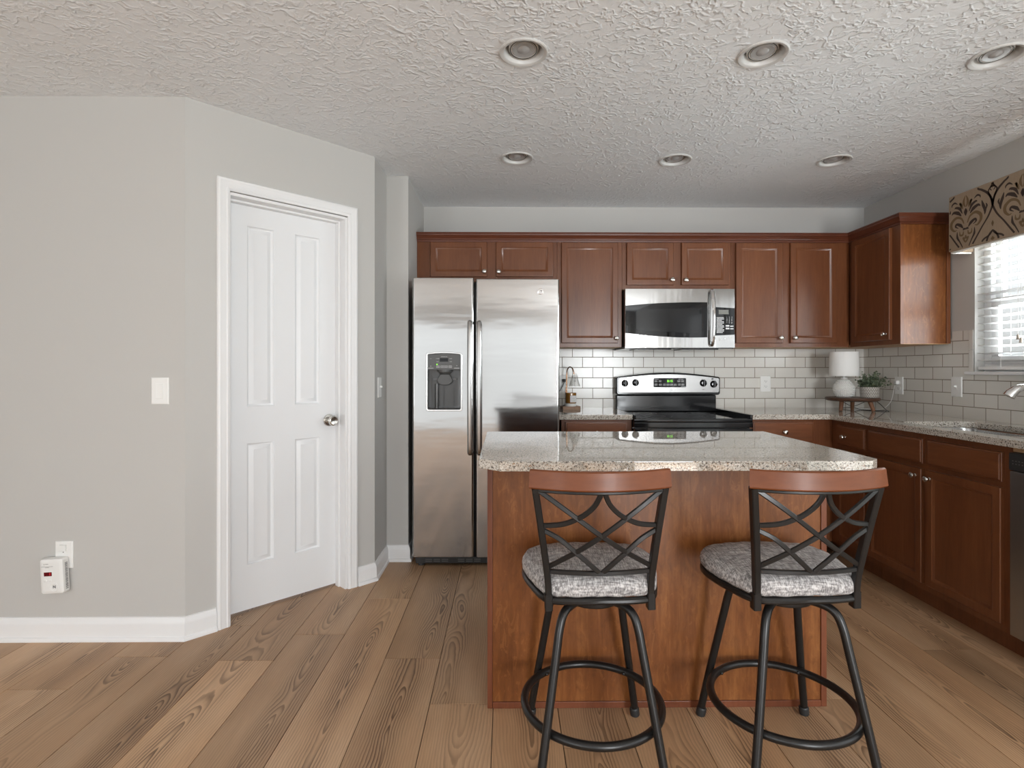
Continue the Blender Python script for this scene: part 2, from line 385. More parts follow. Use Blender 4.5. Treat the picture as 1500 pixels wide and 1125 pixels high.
m_slot = plain('dark_slot', (.02, .02, .02), .6); m_green = plain('green_digits', (.1, .5, .02), .5, emit=(.28, 1, .05), es=1.6); m_red = plain('red_display', (.12, .004, .008), .15); m_red2 = plain('red_digit', (.5, .02, .03), .3, emit=(1, .05, .06), es=.35)
m_lcd = plain('lcd_gray', (.20, .20, .18), .3); m_redp = plain('red_print', (.3, .01, .01), .5)
m_metal = N('stool_bronze_black'); _v = m_metal.coord(); m_metal.set('Base Color', (.014, .013, .0125, 1)); m_metal.set('Roughness', .33); m_metal.set('Metallic', .35); m_metal.set('Specular IOR Level', .6); m_metal.bump(m_metal.noise(_v, 300, 2), .05, .0005); m_metal = m_metal.m
m_rubber = plain('black_rubber', (.02, .02, .02), .5)
def mk_fabric():
    a = N('gray_tweed'); h1 = a.noise(a.coord('Object', (1, .06, .3)), 420, 3, .6); h2 = a.noise(a.coord('Object', (.06, 1, .3)), 420, 3, .6); n = a.noise(a.coord(), 60, 3)
    f = a.math('ADD', a.math('MULTIPLY', a.math('ADD', h1, h2), .5), a.math('MULTIPLY', a.math('SUBTRACT', n, .5), .22))
    a.set('Base Color', a.ramp(f, [(.39, (.15, .14, .14)), (.5, (.34, .325, .32)), (.60, (.63, .61, .60))])); a.set('Roughness', .9); a.set('Specular IOR Level', .2); a.bump(f, .5, .002); return a.m
m_fab = mk_fabric()
m_val = N('valance_linen'); _n = m_val.noise(m_val.coord('Object', (1, 1, .05)), 500, 2); m_val.set('Base Color', m_val.mix(_n, (.30, .225, .155), (.40, .31, .225))); m_val.set('Roughness', .85); m_val.set('Specular IOR Level', .2); m_val.bump(_n, .2, .001); m_val = m_val.m
m_vdk = plain('valance_dark_print', (.062, .045, .038), .85, spec=.2); m_vtn = plain('valance_tan_print', (.185, .125, .068), .85, spec=.2); m_lin = plain('white_lining', (.8, .79, .76), .8)
m_slat = plain('white_faux_wood_slat', (.82, .82, .81), .4); m_vinyl = plain('white_vinyl', (.78, .78, .78), .35); m_cordw = plain('white_cord', (.75, .74, .72), .6)
m_shade = plain('white_linen_shade', (.82, .81, .79), .85, spec=.2); m_ceram = plain('white_ceramic', (.76, .75, .72), .45)
m_cordk = plain('black_cord', (.015, .015, .015), .5); m_copper = plain('rose_copper', (.55, .30, .17), .22, 1)
m_foil = plain('downlight_white', (.62, .615, .60), .4); m_bulb = plain('bulb_lens_gray', (.42, .42, .42), .2, coat=.4); m_bulr = plain('bulb_ring', (.70, .70, .69), .35)
m_leaf = N('sage_leaf'); _n = m_leaf.noise(m_leaf.coord(), 45, 2); m_leaf.set('Base Color', m_leaf.ramp(_n, [(.3, (.04, .06, .035)), (.5, (.105, .14, .085)), (.7, (.22, .25, .15))])); m_leaf.set('Roughness', .6); m_leaf = m_leaf.m
def mk_pot():
    a = N('patterned_pot'); t = a.n('TexCoord'); sp = a.n('SeparateXYZ'); a.l(t.outputs['Object'], sp.inputs[0])
    an = a.math('MULTIPLY', a.math('ARCTAN2', sp.outputs[1], sp.outputs[0]), 8.0); z = a.math('MULTIPLY', sp.outputs[2], 90*pi/1.0)
    tri = a.math('PINGPONG', an, 1.0); s = a.math('SINE', a.math('ADD', z, a.math('MULTIPLY', tri, 5)))
    a.set('Base Color', a.ramp(s, [(.35, (.30, .27, .24)), (.65, (.60, .57, .53))])); a.set('Roughness', .8); a.bump(s, .4, .002); return a.m
m_pot = mk_pot()
def mk_glass(name, tint, alpha, rough=.02, ior=1.45):
    a = N(name); tr = a.n('BsdfTransparent'); tr.inputs[0].default_value = (*tint, 1); gl = a.n('BsdfGlossy'); gl.inputs['Roughness'].default_value = rough
    fz = a.n('LayerWeight'); fz.inputs['Blend'].default_value = .5; mx = a.n('MixShader'); f5 = a.math('POWER', fz.outputs['Facing'], 4.0); a.l(a.math('ADD', a.math('MULTIPLY', f5, .8), .03+alpha), mx.inputs[0]); a.l(tr.outputs[0], mx.inputs[1]); a.l(gl.outputs[0], mx.inputs[2])
    a.l(mx.outputs[0], a.nt.nodes['Material Output'].inputs[0]); return a.m
m_pane = mk_glass('window_glass', (.97, .98, .98), 0); m_cglass = mk_glass('clear_ribbed_glass', (.95, .95, .945), .07, .08); 
m_amber = plain('amber_jar', (.26, .115, .016), .06, 0, .5, .5); m_label = plain('paper_label', (.72, .71, .70), .7); m_wax = plain('wax', (.6, .45, .25), .6)
m_bark = plain('outdoor_bark', (.12, .09, .07), .9); m_lawn = plain('outdoor_lawn', (.20, .26, .12), .95); m_fence = plain('outdoor_fence', (.42, .38, .34), .9)
m_sub = plain('subfloor', (.05, .032, .02), .9)

# ================================================================== SETTING
CZ = 2.44; YB = 4.12; XR = 2.715; YL = 2.47; XL = -1.445; XF = -3.7; YR = -4.05
S2 = 1/sqrt(2)
DG = Fr((XL, YL, 0), (S2, S2, 0), (0, 0, 1), (S2, -S2, 0))      # diagonal pantry wall: u along, v up, w into the room
DLEN = (-.76-XL)*sqrt(2)
# floor: one mesh, a face per plank
bm = bmesh.new(); uvl = bm.loops.layers.uv.new('UVMap'); cl = bm.loops.layers.float_color.new('plank')
PW = .231; known = {-2: 2.30, -1: 1.985, -3: 2.90, -5: 2.29, -8: 2.09, -6: 2.60, 8: 2.35, 5: 2.0, 1: 1.75}
rf = random.Random(5)
for k in range(-16, 13):
    x0 = -.048+PW*k; x1 = x0+PW
    x0c, x1c = max(x0, XF-.05), min(x1, XR+.05)
    if x1c-x0c < .01: continue
    y = known.get(k, rf.uniform(.2, 1.5) if k not in (-4, 0, 2, 3, 4, 6, 7) else rf.uniform(2.5, 3.3))
    while y > YR: y -= 1.83
    while y < YB+.1:
        y0, y1 = max(y, YR-.05), min(y+1.83, YB+.1); y += 1.83
        if y1-y0 < .01: continue
        g = .0010; r = (rf.random(), rf.random(), rf.random(), 1); sh = rf.uniform(0, 30); ft = []
        ins = .0005
        top = [(x0c+g+ins, y0+g+ins), (x1c-g-ins, y0+g+ins), (x1c-g-ins, y1-g-ins), (x0c+g+ins, y1-g-ins)]
        lo = [(x0c+g, y0+g), (x1c-g, y0+g), (x1c-g, y1-g), (x0c+g, y1-g)]
        tv = [bm.verts.new((*p, 0)) for p in top]; lv = [bm.verts.new((*p, -.003)) for p in lo]
        fs = [bm.faces.new(tv)] + [bm.faces.new([lv[i], lv[(i+1) % 4], tv[(i+1) % 4], tv[i]]) for i in range(4)]
        for f in fs:
            for lo_ in f.loops:
                c = lo_.vert.co; lo_[uvl].uv = (c.x-(x0+x1)/2, c.y+sh); lo_[cl] = r
for f in bm.faces: f.material_index = 0
q = [bm.verts.new(p) for p in ((XF-.1, YR-.1, -.003), (XR+.1, YR-.1, -.003), (XR+.1, YB+.15, -.003), (XF-.1, YB+.15, -.003))]
f = bm.faces.new(q); f.material_index = 1
q2 = [bm.verts.new((v.co.x, v.co.y, -.06)) for v in q]
for i in range(4): bm.faces.new([q[i], q2[i], q2[(i+1) % 4], q[(i+1) % 4]]).material_index = 1
structure('floor', bm, [m_floor, m_sub], 'wide wood laminate plank floor with cathedral grain', smooth=0)

CANS = [(.066, 2.108), (.997, 2.112), (1.92, 2.118), (.060, 3.165), (.986, 3.185), (1.921, 3.185)]
# ceiling slab with round openings for the downlights
bm = bmesh.new(); ed = []
def ring_edges(pts):
    v = [bm.verts.new((*p, CZ)) for p in pts]
    for i in range(len(v)): ed.append(bm.edges.new((v[i], v[(i+1) % len(v)])))
ring_edges([(XF-.12, YR-.12), (XR+.12, YR-.12), (XR+.12, YB+.12), (XF-.12, YB+.12)])
for cx, cy in CANS: ring_edges([(cx+.080*cos(2*pi*k/40), cy+.080*sin(2*pi*k/40)) for k in range(40)])
bmesh.ops.triangle_fill(bm, use_beauty=True, use_dissolve=False, edges=ed)
g = bmesh.ops.extrude_face_region(bm, geom=bm.faces[:])
for v in [e for e in g['geom'] if isinstance(e, bmesh.types.BMVert)]: v.co.z += .10
structure('ceiling', bm, m_ceil, 'off-white stomp-textured ceiling', smooth=0)

structure('wall_left', B().poly([(XF-.12, YL), (XL, YL), (XL-.0478, YL+.115), (XF-.12, YL+.115)], ID, 0, CZ), m_wall, 'greige wall with light switch and alarm')
b = B()
for u0, u1, z0, z1 in ((0, .178, 0, CZ), (.798, DLEN, 0, CZ), (.178, .798, 2.06, CZ)):
    b.box(u0, u1, z0, z1, -.115, 0, P=DG)
structure('wall_pantry', b, m_wall, 'angled pantry wall holding the white door')
structure('wall_nook', B().poly([(-.76, 3.155), (-.76, 3.47), (-.623, 3.47), (-.623, YB+.12), (-.88, YB+.12), (-.88, 3.20)], ID, 0, CZ), m_wall, 'stepped wall between pantry and refrigerator')
structure('wall_back', B().box(-.623, XR+.12, YB, YB+.12, 0, CZ), m_wall, 'back kitchen wall above the cabinets')
WY0, WY1, WZ0, WZ1 = 1.92, 3.14, 1.20, 2.10
SY0, SY1, SZ0, SZ1 = -1.8, 1.3, .06, 2.15
b = B()
for y0, y1, z0, z1 in ((WY1, YB, 0, CZ), (WY0, WY1, 0, WZ0), (WY0, WY1, WZ1, CZ), (SY1, WY0, 0, CZ), (SY0, SY1, 0, SZ0), (SY0, SY1, SZ1, CZ), (YR, SY0, 0, CZ)):
    b.box(XR, XR+.12, y0, y1, z0, z1)
structure('wall_right', b, m_wall, 'right wall with the window over the sink')
PX0, PX1, PZ1 = -2.25, 1.05, 2.2
b = B()
RX = ((-3.6, -2.4), (1.44, 2.62)); RZ0 = .12
for x0, x1, z0, z1 in ((XF-.12, RX[0][0], 0, CZ), (RX[0][1], PX0, 0, CZ), (PX1, RX[1][0], 0, CZ), (RX[1][1], XR+.12, 0, CZ), (RX[0][0], RX[0][1], 0, RZ0), (RX[0][0], RX[0][1], PZ1, CZ), (RX[1][0], RX[1][1], 0, RZ0), (RX[1][0], RX[1][1], PZ1, CZ), (PX0, PX1, PZ1, CZ)): b.box(x0, x1, YR-.12, YR, z0, z1)
structure('wall_rear', b, m_wall, 'rear wall with the glazed patio door')
DY0, DY1, DZ0, DZ1 = -3.4, -1.0, .5, 2.2
b = B()
for y0, y1, z0, z1 in ((YR, DY0, 0, CZ), (DY1, YL, 0, CZ), (DY0, DY1, 0, DZ0), (DY0, DY1, DZ1, CZ)): b.box(XF-.12, XF, y0, y1, z0, z1)
structure('wall_den', b, m_wall, 'far side wall with an opening added for light')

BBP = [(0, 0), (.022, 0), (.0235, .006), (.020, .016), (.0135, .020), (.0135, .072), (.011, .084), (.006, .094), (.005, .102), (0, .104)]
def diag(t): return (XL+t*S2, YL+t*S2)
structure('baseboard_left', B().sweep([(XF, YL), (XL, YL), diag(.128)], BBP), m_trim, 'white baseboard along the left wall')
structure('baseboard_nook', B().sweep([diag(.856), (-.76, 3.155), (-.76, 3.47), (-.623, 3.47), (-.623, 3.62)], BBP), m_trim, 'white baseboard stepping round beside the refrigerator')

# pantry door: casing, jamb, leaf, knob
d = root('door_1', 'white four-panel pantry door in the angled wall', 'door', (*diag(.487), 0), kind='structure')
CSP = [(0, 0), (0, .011), (.004, .016), (.012, .018), (.018, .015), (.030, .014), (.040, .012), (.044, .0145), (.052, .013), (.057, .009), (.057, 0)]
part('door_casing', B().sweep([(.130, 0), (.130, 2.117), (.854, 2.117), (.854, 0)], CSP, DG), m_trim, d)
b = B()
b.box(.178, .192, 0, 2.055, -.115, -.001, P=DG); b.box(.784, .798, 0, 2.055, -.115, -.001, P=DG); b.box(.192, .784, 2.043, 2.057, -.115, -.001, P=DG)
b.box(.192, .203, 0, 2.043, -.092, -.055, P=DG, bev=.002); b.box(.773, .784, 0, 2.043, -.092, -.055, P=DG, bev=.002); b.box(.203, .773, 2.032, 2.043, -.092, -.055, P=DG, bev=.002)
part('door_jamb', b, m_trim, d)
# leaf: face with four sunk panels
LZ0, LZ1 = .012, 2.040; lw = -.093
b = B()
us = [.194, .297, .435, .541, .684, .782]; vs = [LZ0, .232, .845, 1.025, 1.937, LZ1]
for i in range(5):
    for j in range(5):
        if (i in (1, 3)) and (j in (1, 3)):
            b.nested(DG, us[i], us[i+1], vs[j], vs[j+1], [(0, lw), (.003, lw-.001), (.005, lw-.006), (.010, lw-.011), (.015, lw-.012), (.034, lw-.0035), (.036, lw-.0022)], cap0=False)
        else:
            b.face([b.bm.verts.new(DG(*p, lw)) for p in ((us[i], vs[j]), (us[i+1], vs[j]), (us[i+1], vs[j+1]), (us[i], vs[j+1]))])
b.nested(DG, us[0], us[-1], vs[0], vs[-1], [(0, lw), (0, lw-.035)], cap0=False)
bmesh.ops.remove_doubles(b.bm, verts=b.bm.verts[:], dist=1e-5)
leaf = part('door_leaf', b, m_door, d)
kf = lambda a, c, z: DG(.736+a, .932+c, lw+z)
part('door_knob', B().lathe([(.0, 0), (.033, 0), (.034, .004), (.031, .008), (.014, .011), (.012, .026), (.018, .032), (.026, .040), (.0285, .050), (.026, .058), (.021, .061), (.010, .0585), (.0, .058)], P=kf, n=36), m_nick, leaf, 'round satin nickel door knob')

# window over the sink
w = root('window_1', 'white vinyl double-hung window over the sink', 'window', (XR+.06, (WY0+WY1)/2, WZ0), kind='structure')
FX = face_right(XR+.075)      # u=-Y
def frame_b(P, u0, u1, v0, v1, fw, w0, w1, bev=.003):
    b = B(); b.box(u0, u1, v0, v0+fw, w0, w1, P=P, bev=bev); b.box(u0, u1, v1-fw, v1, w0, w1, P=P, bev=bev); b.box(u0, u0+fw, v0+fw, v1-fw, w0, w1, P=P, bev=bev); b.box(u1-fw, u1, v0+fw, v1-fw, w0, w1, P=P, bev=bev); return b
part('window_frame', frame_b(FX, -WY1, -WY0, WZ0, WZ1, .045, -.04, .02), m_vinyl, w)
zm = 1.60
lo_s = part('lower_sash', frame_b(FX, -WY1+.045, -WY0-.045, WZ0+.045, zm+.02, .045, -.005, .018), m_vinyl, w)
up_s = part('upper_sash', frame_b(FX, -WY1+.045, -WY0-.045, zm-.02, WZ1-.045, .045, -.035, -.008), m_vinyl, w)
part('pane', B().box(-WY1+.09, -WY0-.09, WZ0+.09, zm-.025, .004, .008, P=FX), m_pane, lo_s)
part('pane', B().box(-WY1+.09, -WY0-.09, zm+.025, WZ1-.09, -.024, -.020, P=FX), m_pane, up_s)
part('sash_lock', B().box(-2.56, -2.50, zm+.02, zm+.034, -.004, .018, P=FX, bev=.003), m_vinyl, lo_s)
part('window_sill', B().box(-WY1-.032, -WY0+.032, WZ0-.016, WZ0+.002, -.02, .112, P=FX, bev=.004), m_trim, w)
# openings out of view, frames only: patio door; the others added for their light
def simple_window(nm, label, P, u0, u1, v0, v1, nm_div):
    r = root(nm, label, 'window', P((u0+u1)/2, v0, 0), kind='structure')
    b = frame_b(P, u0, u1, v0, v1, .06, -.07, .01)
    for k in range(1, nm_div): 
        c = u0+(u1-u0)*k/nm_div; b.box(c-.04, c+.04, v0+.06, v1-.06, -.06, .0, P=P)
    part('window_frame', b, m_vinyl, r)
simple_window('window_2', 'white framed window behind the dining side, placed unseen for light', face_right(XR+.06), -SY1, -SY0, SZ0, SZ1, 4)
simple_window('window_3', 'white framed window added for light in the den wall', Fr((XF-.06, 0, 0), (0, 1, 0), (0, 0, 1), (1, 0, 0)), DY0, DY1, DZ0, DZ1, 2)
simple_window('window_4', 'white glazed patio door opposite the kitchen', Fr((0, YR-.06, 0), (-1, 0, 0), (0, 0, 1), (0, 1, 0)), -PX1, -PX0, 0, PZ1, 2)
for k, (x0, x1) in enumerate(RX): simple_window('window_%d' % (5+k), 'tall white framed rear window, added for light, ' + ('by the den', 'by the right wall')[k], Fr((0, YR-.06, 0), (-1, 0, 0), (0, 0, 1), (0, 1, 0)), -x1, -x0, RZ0, PZ1, 1)

# tiled splashbacks (thin slabs on the walls)
TZ0 = .927
structure('trim_1', B().box(.352, XR, YB-.008, YB, TZ0-.02, 1.40), m_tile, 'white subway tile splashback on the back wall')
b = B().box(XR-.008, XR, 3.29, YB-.008, TZ0-.02, 1.40); b.box(XR-.008, XR, 3.173, 3.29, TZ0-.02, 1.444); b.box(XR-.008, XR, 1.5, 3.173, TZ0-.02, WZ0-.0165)
structure('trim_2', b, m_tiler, 'subway tile splashback on the right wall')
b = B()
for k in range(2): b.nested(face_right(XR-.008), -3.171, -WY1, (1.184, 1.331)[k], (1.328, 1.444)[k], [(0, 0), (0, .0012), (.0015, .002)])
structure('trim_3', b, plain('edge_tile', (.66, .64, .595), .15), 'upright edge tiles beside the window')

# ================================================================== DOWNLIGHTS
LBL = ['recessed downlight in the front row, left of three, above the island', 'recessed downlight in the front row, middle of three', 'recessed downlight in the front row, right of three, cut by the frame edge',
       'recessed downlight in the back row, left of three, above the refrigerator side', 'recessed downlight in the back row, middle of three, above the microwave', 'recessed downlight in the back row, right of three, nearest the window wall']
for (cx, cy), lb in zip(CANS, LBL):
    r = root('recessed_downlight', lb, 'ceiling light', (cx, cy, CZ), group='recessed ceiling downlights')
    tl = radians(8)
    part('trim_ring', B().lathe([(.0945, -.0005), (.0945, -.004), (.090, -.007), (.082, -.0065), (.077, -.003), (.072, .012), (.068, .03), (.066, .055), (.066, .09), (.0, .09)], n=48, cap0=False), m_foil, r, local=True)
    Rm = Matrix.Rotation(radians(-6), 3, 'X')
    Pt = lambda a, c, z: Rm @ Vector((a, c, z)) + Vector((0, .004, .0))
    bl = part('bulb', B().lathe([(.030, .075), (.055, .045), (.0575, .022), (.0575, .016), (.054, .0115), (.049, .0115), (.047, .015), (.0, .015)], P=Pt, n=40), m_bulr, r, local=True)
    vb = B().lathe([(.0500, .0113), (.0500, .0110), (.0532, .0110), (.0532, .0113)], P=Pt, n=40, cap0=False, cap1=False)
    part('vent_ring', vb, m_slot, bl, 'thin dark vent ring', local=True)
    part('bulb_lens', B().lathe([(.044, .0155), (.044, .011), (.042, .009), (.024, .0105), (.018, .006), (.0, .004)], P=Pt, n=36, cap0=True), m_bulb, bl, 'grey bulb face', local=True)

# ================================================================== WALL PLATES
def plate(P, u, v, wid=.078, h=.120): return B().nested(P, u-wid/2, u+wid/2, v-h/2, v+h/2, [(0, 0), (0, .003), (.003, .0058), (.006, .0063)])
def duplex(r, P, u, v, parent=None):
    for s_ in (-1, 1):
        b = B().poly(rrect(u-.0165, u+.0165, v+s_*.0195-.0135, v+s_*.0195+.0135, .010), P, .006, .0082)
        o = part('receptacle', b, m_white, r)
        c = B(); vv = v+s_*.0195
        c.box(u-.0075, u-.0055, vv-.002, vv+.0055, .0080, .0086, P=P); c.box(u+.0055, u+.0075, vv-.002, vv+.0045, .0080, .0086, P=P); c.poly(rrect(u-.0022, u+.0022, vv-.0095, vv-.0052, .002, 3), P, .0080, .0086)
        part('slot', c, m_slot, o, 'dark slots')
def rocker(r, P, u, v):
    part('rocker', B().nested(P, u-.0165, u+.0165, v-.034, v+.034, [(0, .005), (0, .0075), (.001, .0085), (.006, .0075)]), m_white, r)
def toggle(r, P, u, v):
    b = B().box(u-.005, u+.005, v-.012, v+.012, .005, .0075, P=P); b.box(u-.0035, u+.0035, v+.000, v+.010, .006, .020, P=P, bev=.001); part('toggle', b, m_white, r)
PL = face_back(YL)
r = root('light_switch', 'white rocker light switch on the left wall beside the angled corner', 'light switch', (-1.555, YL, 1.12))
part('switch_plate', plate(PL, -1.555, 1.118), m_white, r); rocker(r, PL, -1.555, 1.118)
r = root('wall_outlet', 'white outlet plate on the left wall behind the plugged-in alarm', 'outlet', (-1.985, YL, .385))
part('outlet_plate', plate(PL, -1.982, .385), m_white, r); duplex(r, PL, -1.982, .385)
part('outlet_cover', B().box(-1.998, -1.968, .403, .431, .0063, .016, P=PL, bev=.003), m_white, r, 'white safety plug in the upper socket')
# alarm
r = root('carbon_monoxide_alarm', 'white plug-in alarm with red display hanging from the low wall outlet', 'alarm', (-1.99, YL, .22))
Ra = Matrix.Rotation(radians(-3), 3, 'Y')
AP = lambda u, v, w_: Vector((-2.005, YL-.010, .302)) + Ra @ Vector((u, -w_, v))
b = B(); b.loops([[AP(x, y, w_) for x, y in rrect(-.052+i, .050-i, -.078+i, .076-i, .010, 4)] for i, w_ in ((0, .0), (0, .024), (.002, .030), (.007, .033), (.016, .035))])
body = part('alarm_body', b, m_white, r)
b = B().nested(AP, -.034, .008, -.001, .023, [(0, .035), (.001, .0362), (.003, .0362)]); part('display_frame', b, m_white, body)
b = B().box(-.030, .004, .003, .020, .036, .0368, P=AP); part('red_display', b, m_red, body, 'dark red display window')
part('display_digit', B().text('0', AP, -.003, .0115, .015, .0371), m_red2, body)
b = B()
for u in (-.026, -.004): b.lathe([(.006, .034), (.006, .0365), (.0045, .0375), (0, .0375)], P=lambda a, c, z, u=u: AP(u+a, c-.017, z), n=16)
part('button', b, m_white, body)
part('test_button', B().lathe([(.019, .034), (.0185, .0365), (.017, .0368), (.0155, .0356), (0, .035)], P=lambda a, c, z: AP(.010+a, c-.047, z), n=28), m_white, body)
part('lettering', B().text('N', AP, .012, -.046, .017, .0362, bold=.0008), m_ink, body, 'dark letter on the round button')
b = B(); b.text('p', AP, -.028, .056, .009, .0356, rot=.2); b.box(-.024, -.010, .0545, .0562, .0352, .0356, P=AP)
part('emblem', b, m_ink, body, 'small grey logo'); b = B()
for x0, x1, y in ((-.040, .008, .0435), (-.024, -.008, .0395)):
    x = x0
    while x < x1: b.box(x, x+.0026, y, y+.0016, .0352, .0356, P=AP); x += .0036
part('lettering', b, m_ink, body, 'small grey printing')
b = B()
for k in range(16): b.box(.0495, .0503, -.062+k*.0075, -.0585+k*.0075+.0008*(k % 3), .006, .020, P=AP)
part('side_vents', b, m_ink, body)
part('plug', B().box(-.005, .020, .02, .05, -.006, .001, P=AP), m_white, body)
PN = Fr((-.76, 0, 0), (0, 1, 0), (0, 0, 1), (1, 0, 0))
r = root('light_switch', 'narrow white toggle switch on the side wall next to the refrigerator', 'light switch', (-.76, 3.265, 1.11)); part('switch_plate', plate(PN, 3.265, 1.108), m_white, r); toggle(r, PN, 3.265, 1.106)
PB = face_back(YB-.008)
r = root('wall_outlet', 'white outlet on the tile between the range and the lamp', 'outlet', (1.958, YB, 1.106)); part('outlet_plate', plate(PB, 1.958, 1.106), m_white, r); duplex(r, PB, 1.958, 1.106)
r = root('wall_outlet', 'white outlet on the tile behind the candle warmer lamp', 'outlet', (.424, YB, 1.112)); part('outlet_plate', plate(PB, .424, 1.112), m_white, r); duplex(r, PB, .424, 1.112)
PRt = face_right(XR-.008)
r = root('wall_outlet', 'white outlet on the right wall tile beside the plant', 'outlet', (XR, 3.737, 1.104)); part('outlet_plate', plate(PRt, -3.737, 1.104), m_white, r); duplex(r, PRt, -3.737, 1.104)
r = root('light_switch', 'white toggle switch on the right wall tile under the window', 'light switch', (XR, 3.256, 1.11)); part('switch_plate', plate(PRt, -3.256, 1.11), m_white, r); toggle(r, PRt, -3.256, 1.108)

# ================================================================== CABINETS
DLP = [(0, 0), (0, .016), (.0025, .0195), (.006, .020), (.036, .020), (.038, .0185), (.041, .0165), (.046, .0155), (.049, .0130), (.052, .0125)]
DRW = [(0, 0), (0, .012), (.002, .0145), (.0075, .0155), (.009, .0185), (.0115, .020)]
def knob_b(P, u, v, w0):
    return B().lathe([(.0085, 0), (.0085, .002), (.0055, .004), (.0050, .012), (.0075, .0165), (.0125, .019), (.0145, .0225), (.0135, .026), (.009, .0285), (0, .0293)], P=lambda a, c, z: P(u+a, v+c, w0+z), n=20)
def door(r, P, u0, u1, v0, v1, knob=None, mat=None):
    o = part('cabinet_door', B().nested(P, u0, u1, v0, v1, DLP), mat or m_cab, r)
    if knob: part('knob', knob_b(P, *knob, .0195), m_nick, o, 'round satin nickel knob')
    return o
def drawer(r, P, u0, u1, v0, v1, knob=None, mat=None, name='drawer_front'):
    o = part(name, B().nested(P, u0, u1, v0, v1, DRW), mat, r)
    if knob: part('knob', knob_b(P, *knob, .0195), m_nick, o, 'round satin nickel knob')
YU = 3.80; PU = face_back(YU); UT = 2.112
def upper(name, label, x0, x1, z0, doors):
    r = root(name, label, 'cabinet', ((x0+x1)/2, YB-.008, z0), group='cherry upper cabinets')
    b = B()
    e = .0006
    b.box(x0+e, x1-e, YU+.019, YB-.009, z0+.012, UT)         # box
    cuts = [x0+e] + [c for dd in doors for c in (dd[0]+.012, dd[1]-.012)] + [x1-e]
    b.box(x0+e, x1-e, YU, YU+.019, z0, UT, bev=.001)
    part('carcass', b, m_cab, r)
    part('underside', B().box(x0+.004, x1-.004, YU+.004, YB-.01, z0-.0015, z0+.003), m_raw, r, 'pale unfinished underside')
    for u0, u1, v0, v1, k in doors: door(r, PU, u0, u1, v0, v1, k)
upper('upper_cabinet', 'short two-door cherry cabinet above the refrigerator', -.622, .352, 1.828, [(-.528, -.136, 1.856, 2.097, (-.153, 1.890)), (-.073, .323, 1.856, 2.097, (-.054, 1.888))])
upper('upper_cabinet', 'tall single-door cherry cabinet between the refrigerator cabinet and the microwave', .352, .805, 1.37, [(.381, .774, 1.397, 2.095, (.760, 1.431))])
upper('upper_cabinet', 'short two-door cherry cabinet directly above the microwave', .805, 1.568, 1.772, [(.835, 1.160, 1.801, 2.095, (1.147, 1.836)), (1.217, 1.544, 1.801, 2.095, (1.242, 1.834))])
upper('upper_cabinet', 'tall two-door cherry cabinet to the right of the microwave', 1.568, 2.3985, 1.37, [(1.596, 1.922, 1.398, 2.095, (1.906, 1.434)), (1.977, 2.303, 1.398, 2.095, (2.005, 1.434))])
XU = 2.40; PUR = face_right(XU)
r = root('upper_cabinet', 'single-door cherry cabinet on the right wall next to the window', 'cabinet', (XR, 3.7, 1.37), group='cherry upper cabinets')
b = B(); b.box(XU, XU+.019, 3.305, YB-.33, 1.37, UT, bev=.001); b.box(XU+.019, XR-.009, 3.312, YB-.33, 1.382, UT); b.box(XU+.019, XR-.009, YB-.33, YB-.009, 1.382, UT)
part('carcass', b, m_cab, r)
part('end_panel', B().box(XU+.020, 2.682, 3.3085, 3.3125, 1.372, UT), m_isl, r, 'glossier grained end panel')
b = B().box(XU+.0005, XU+.021, 3.3035, 3.312, 1.3705, UT, bev=.001); b.box(2.682, 2.706, 3.300, 3.312, 1.372, UT, bev=.002); part('end_stile', b, m_cab, r)
part('underside', B().box(XU+.004, XR-.012, 3.312, YB-.01, 1.3685, 1.383), m_raw, r, 'pale unfinished underside')
door(r, PUR, -3.742, -3.375, 1.40, 2.095, (-3.403, 1.438))
CRP = [(-.001, UT-.012), (.006, UT-.012), (.007, UT), (.012, UT+.004), (.014, UT+.014), (.022, UT+.026), (.028, UT+.030), (.029, UT+.040), (.033, UT+.043), (.033, UT+.050), (-.001, UT+.050)]
single('crown_molding', B().sweep([(-.622, YU), (XU, YU), (XU, 3.304), (XR-.002, 3.304)], CRP), m_crown, 'dark cherry crown molding running along the top of the upper cabinets', 'molding', smooth=25)

# base cabinets
YF = 3.505; PBs = face_back(YF); XB = 2.105; PBR = face_right(XB); BT = .893
def base_box(r, b0, P, u0, u1, wb, panel=True):
    b = B(); e = .0006
    b.box(u0+e, u1-e, .105, BT, -.019, 0, P=P, bev=.001); b.box(u0+e, u1-e, .105, BT, wb, -.019, P=P); b.box(u0+e, u1-e, .0, .105, wb, -.075, P=P)
    part('carcass', b, m_cab, r)
r = root('base_cabinet', 'cherry base cabinet between the refrigerator and the range', 'cabinet', (.58, 3.8, 0), group='cherry base cabinets')
base_box(r, None, PBs, .352, .805, -(YB-.01-YF)); drawer(r, PBs, .377, .773, .742, .877, (.575, .81), m_cabh); door(r, PBs, .377, .773, .14, .712, (.755, .68))
r = root('base_cabinet', 'cherry corner base cabinet to the right of the range', 'cabinet', (1.84, 3.8, 0), group='cherry base cabinets')
base_box(r, None, PBs, 1.568, XB-.0005, -(YB-.01-YF)); drawer(r, PBs, 1.583, 1.975, .742, .877, (1.782, .812), m_cabh); door(r, PBs, 1.583, 1.975, .14, .712, (1.60, .68))
r = root('base_cabinet', 'narrow cherry base cabinet with a small drawer at the inner corner', 'cabinet', (2.4, 3.33, 0), group='cherry base cabinets')
wbR = -(XR-.009-XB)
base_box(r, None, PBR, -YB+.011, -3.151, wbR); drawer(r, PBR, -3.435, -3.166, .740, .864, (-3.345, .797), m_caby); door(r, PBR, -3.435, -3.166, .14, .712, (-3.19, .68))
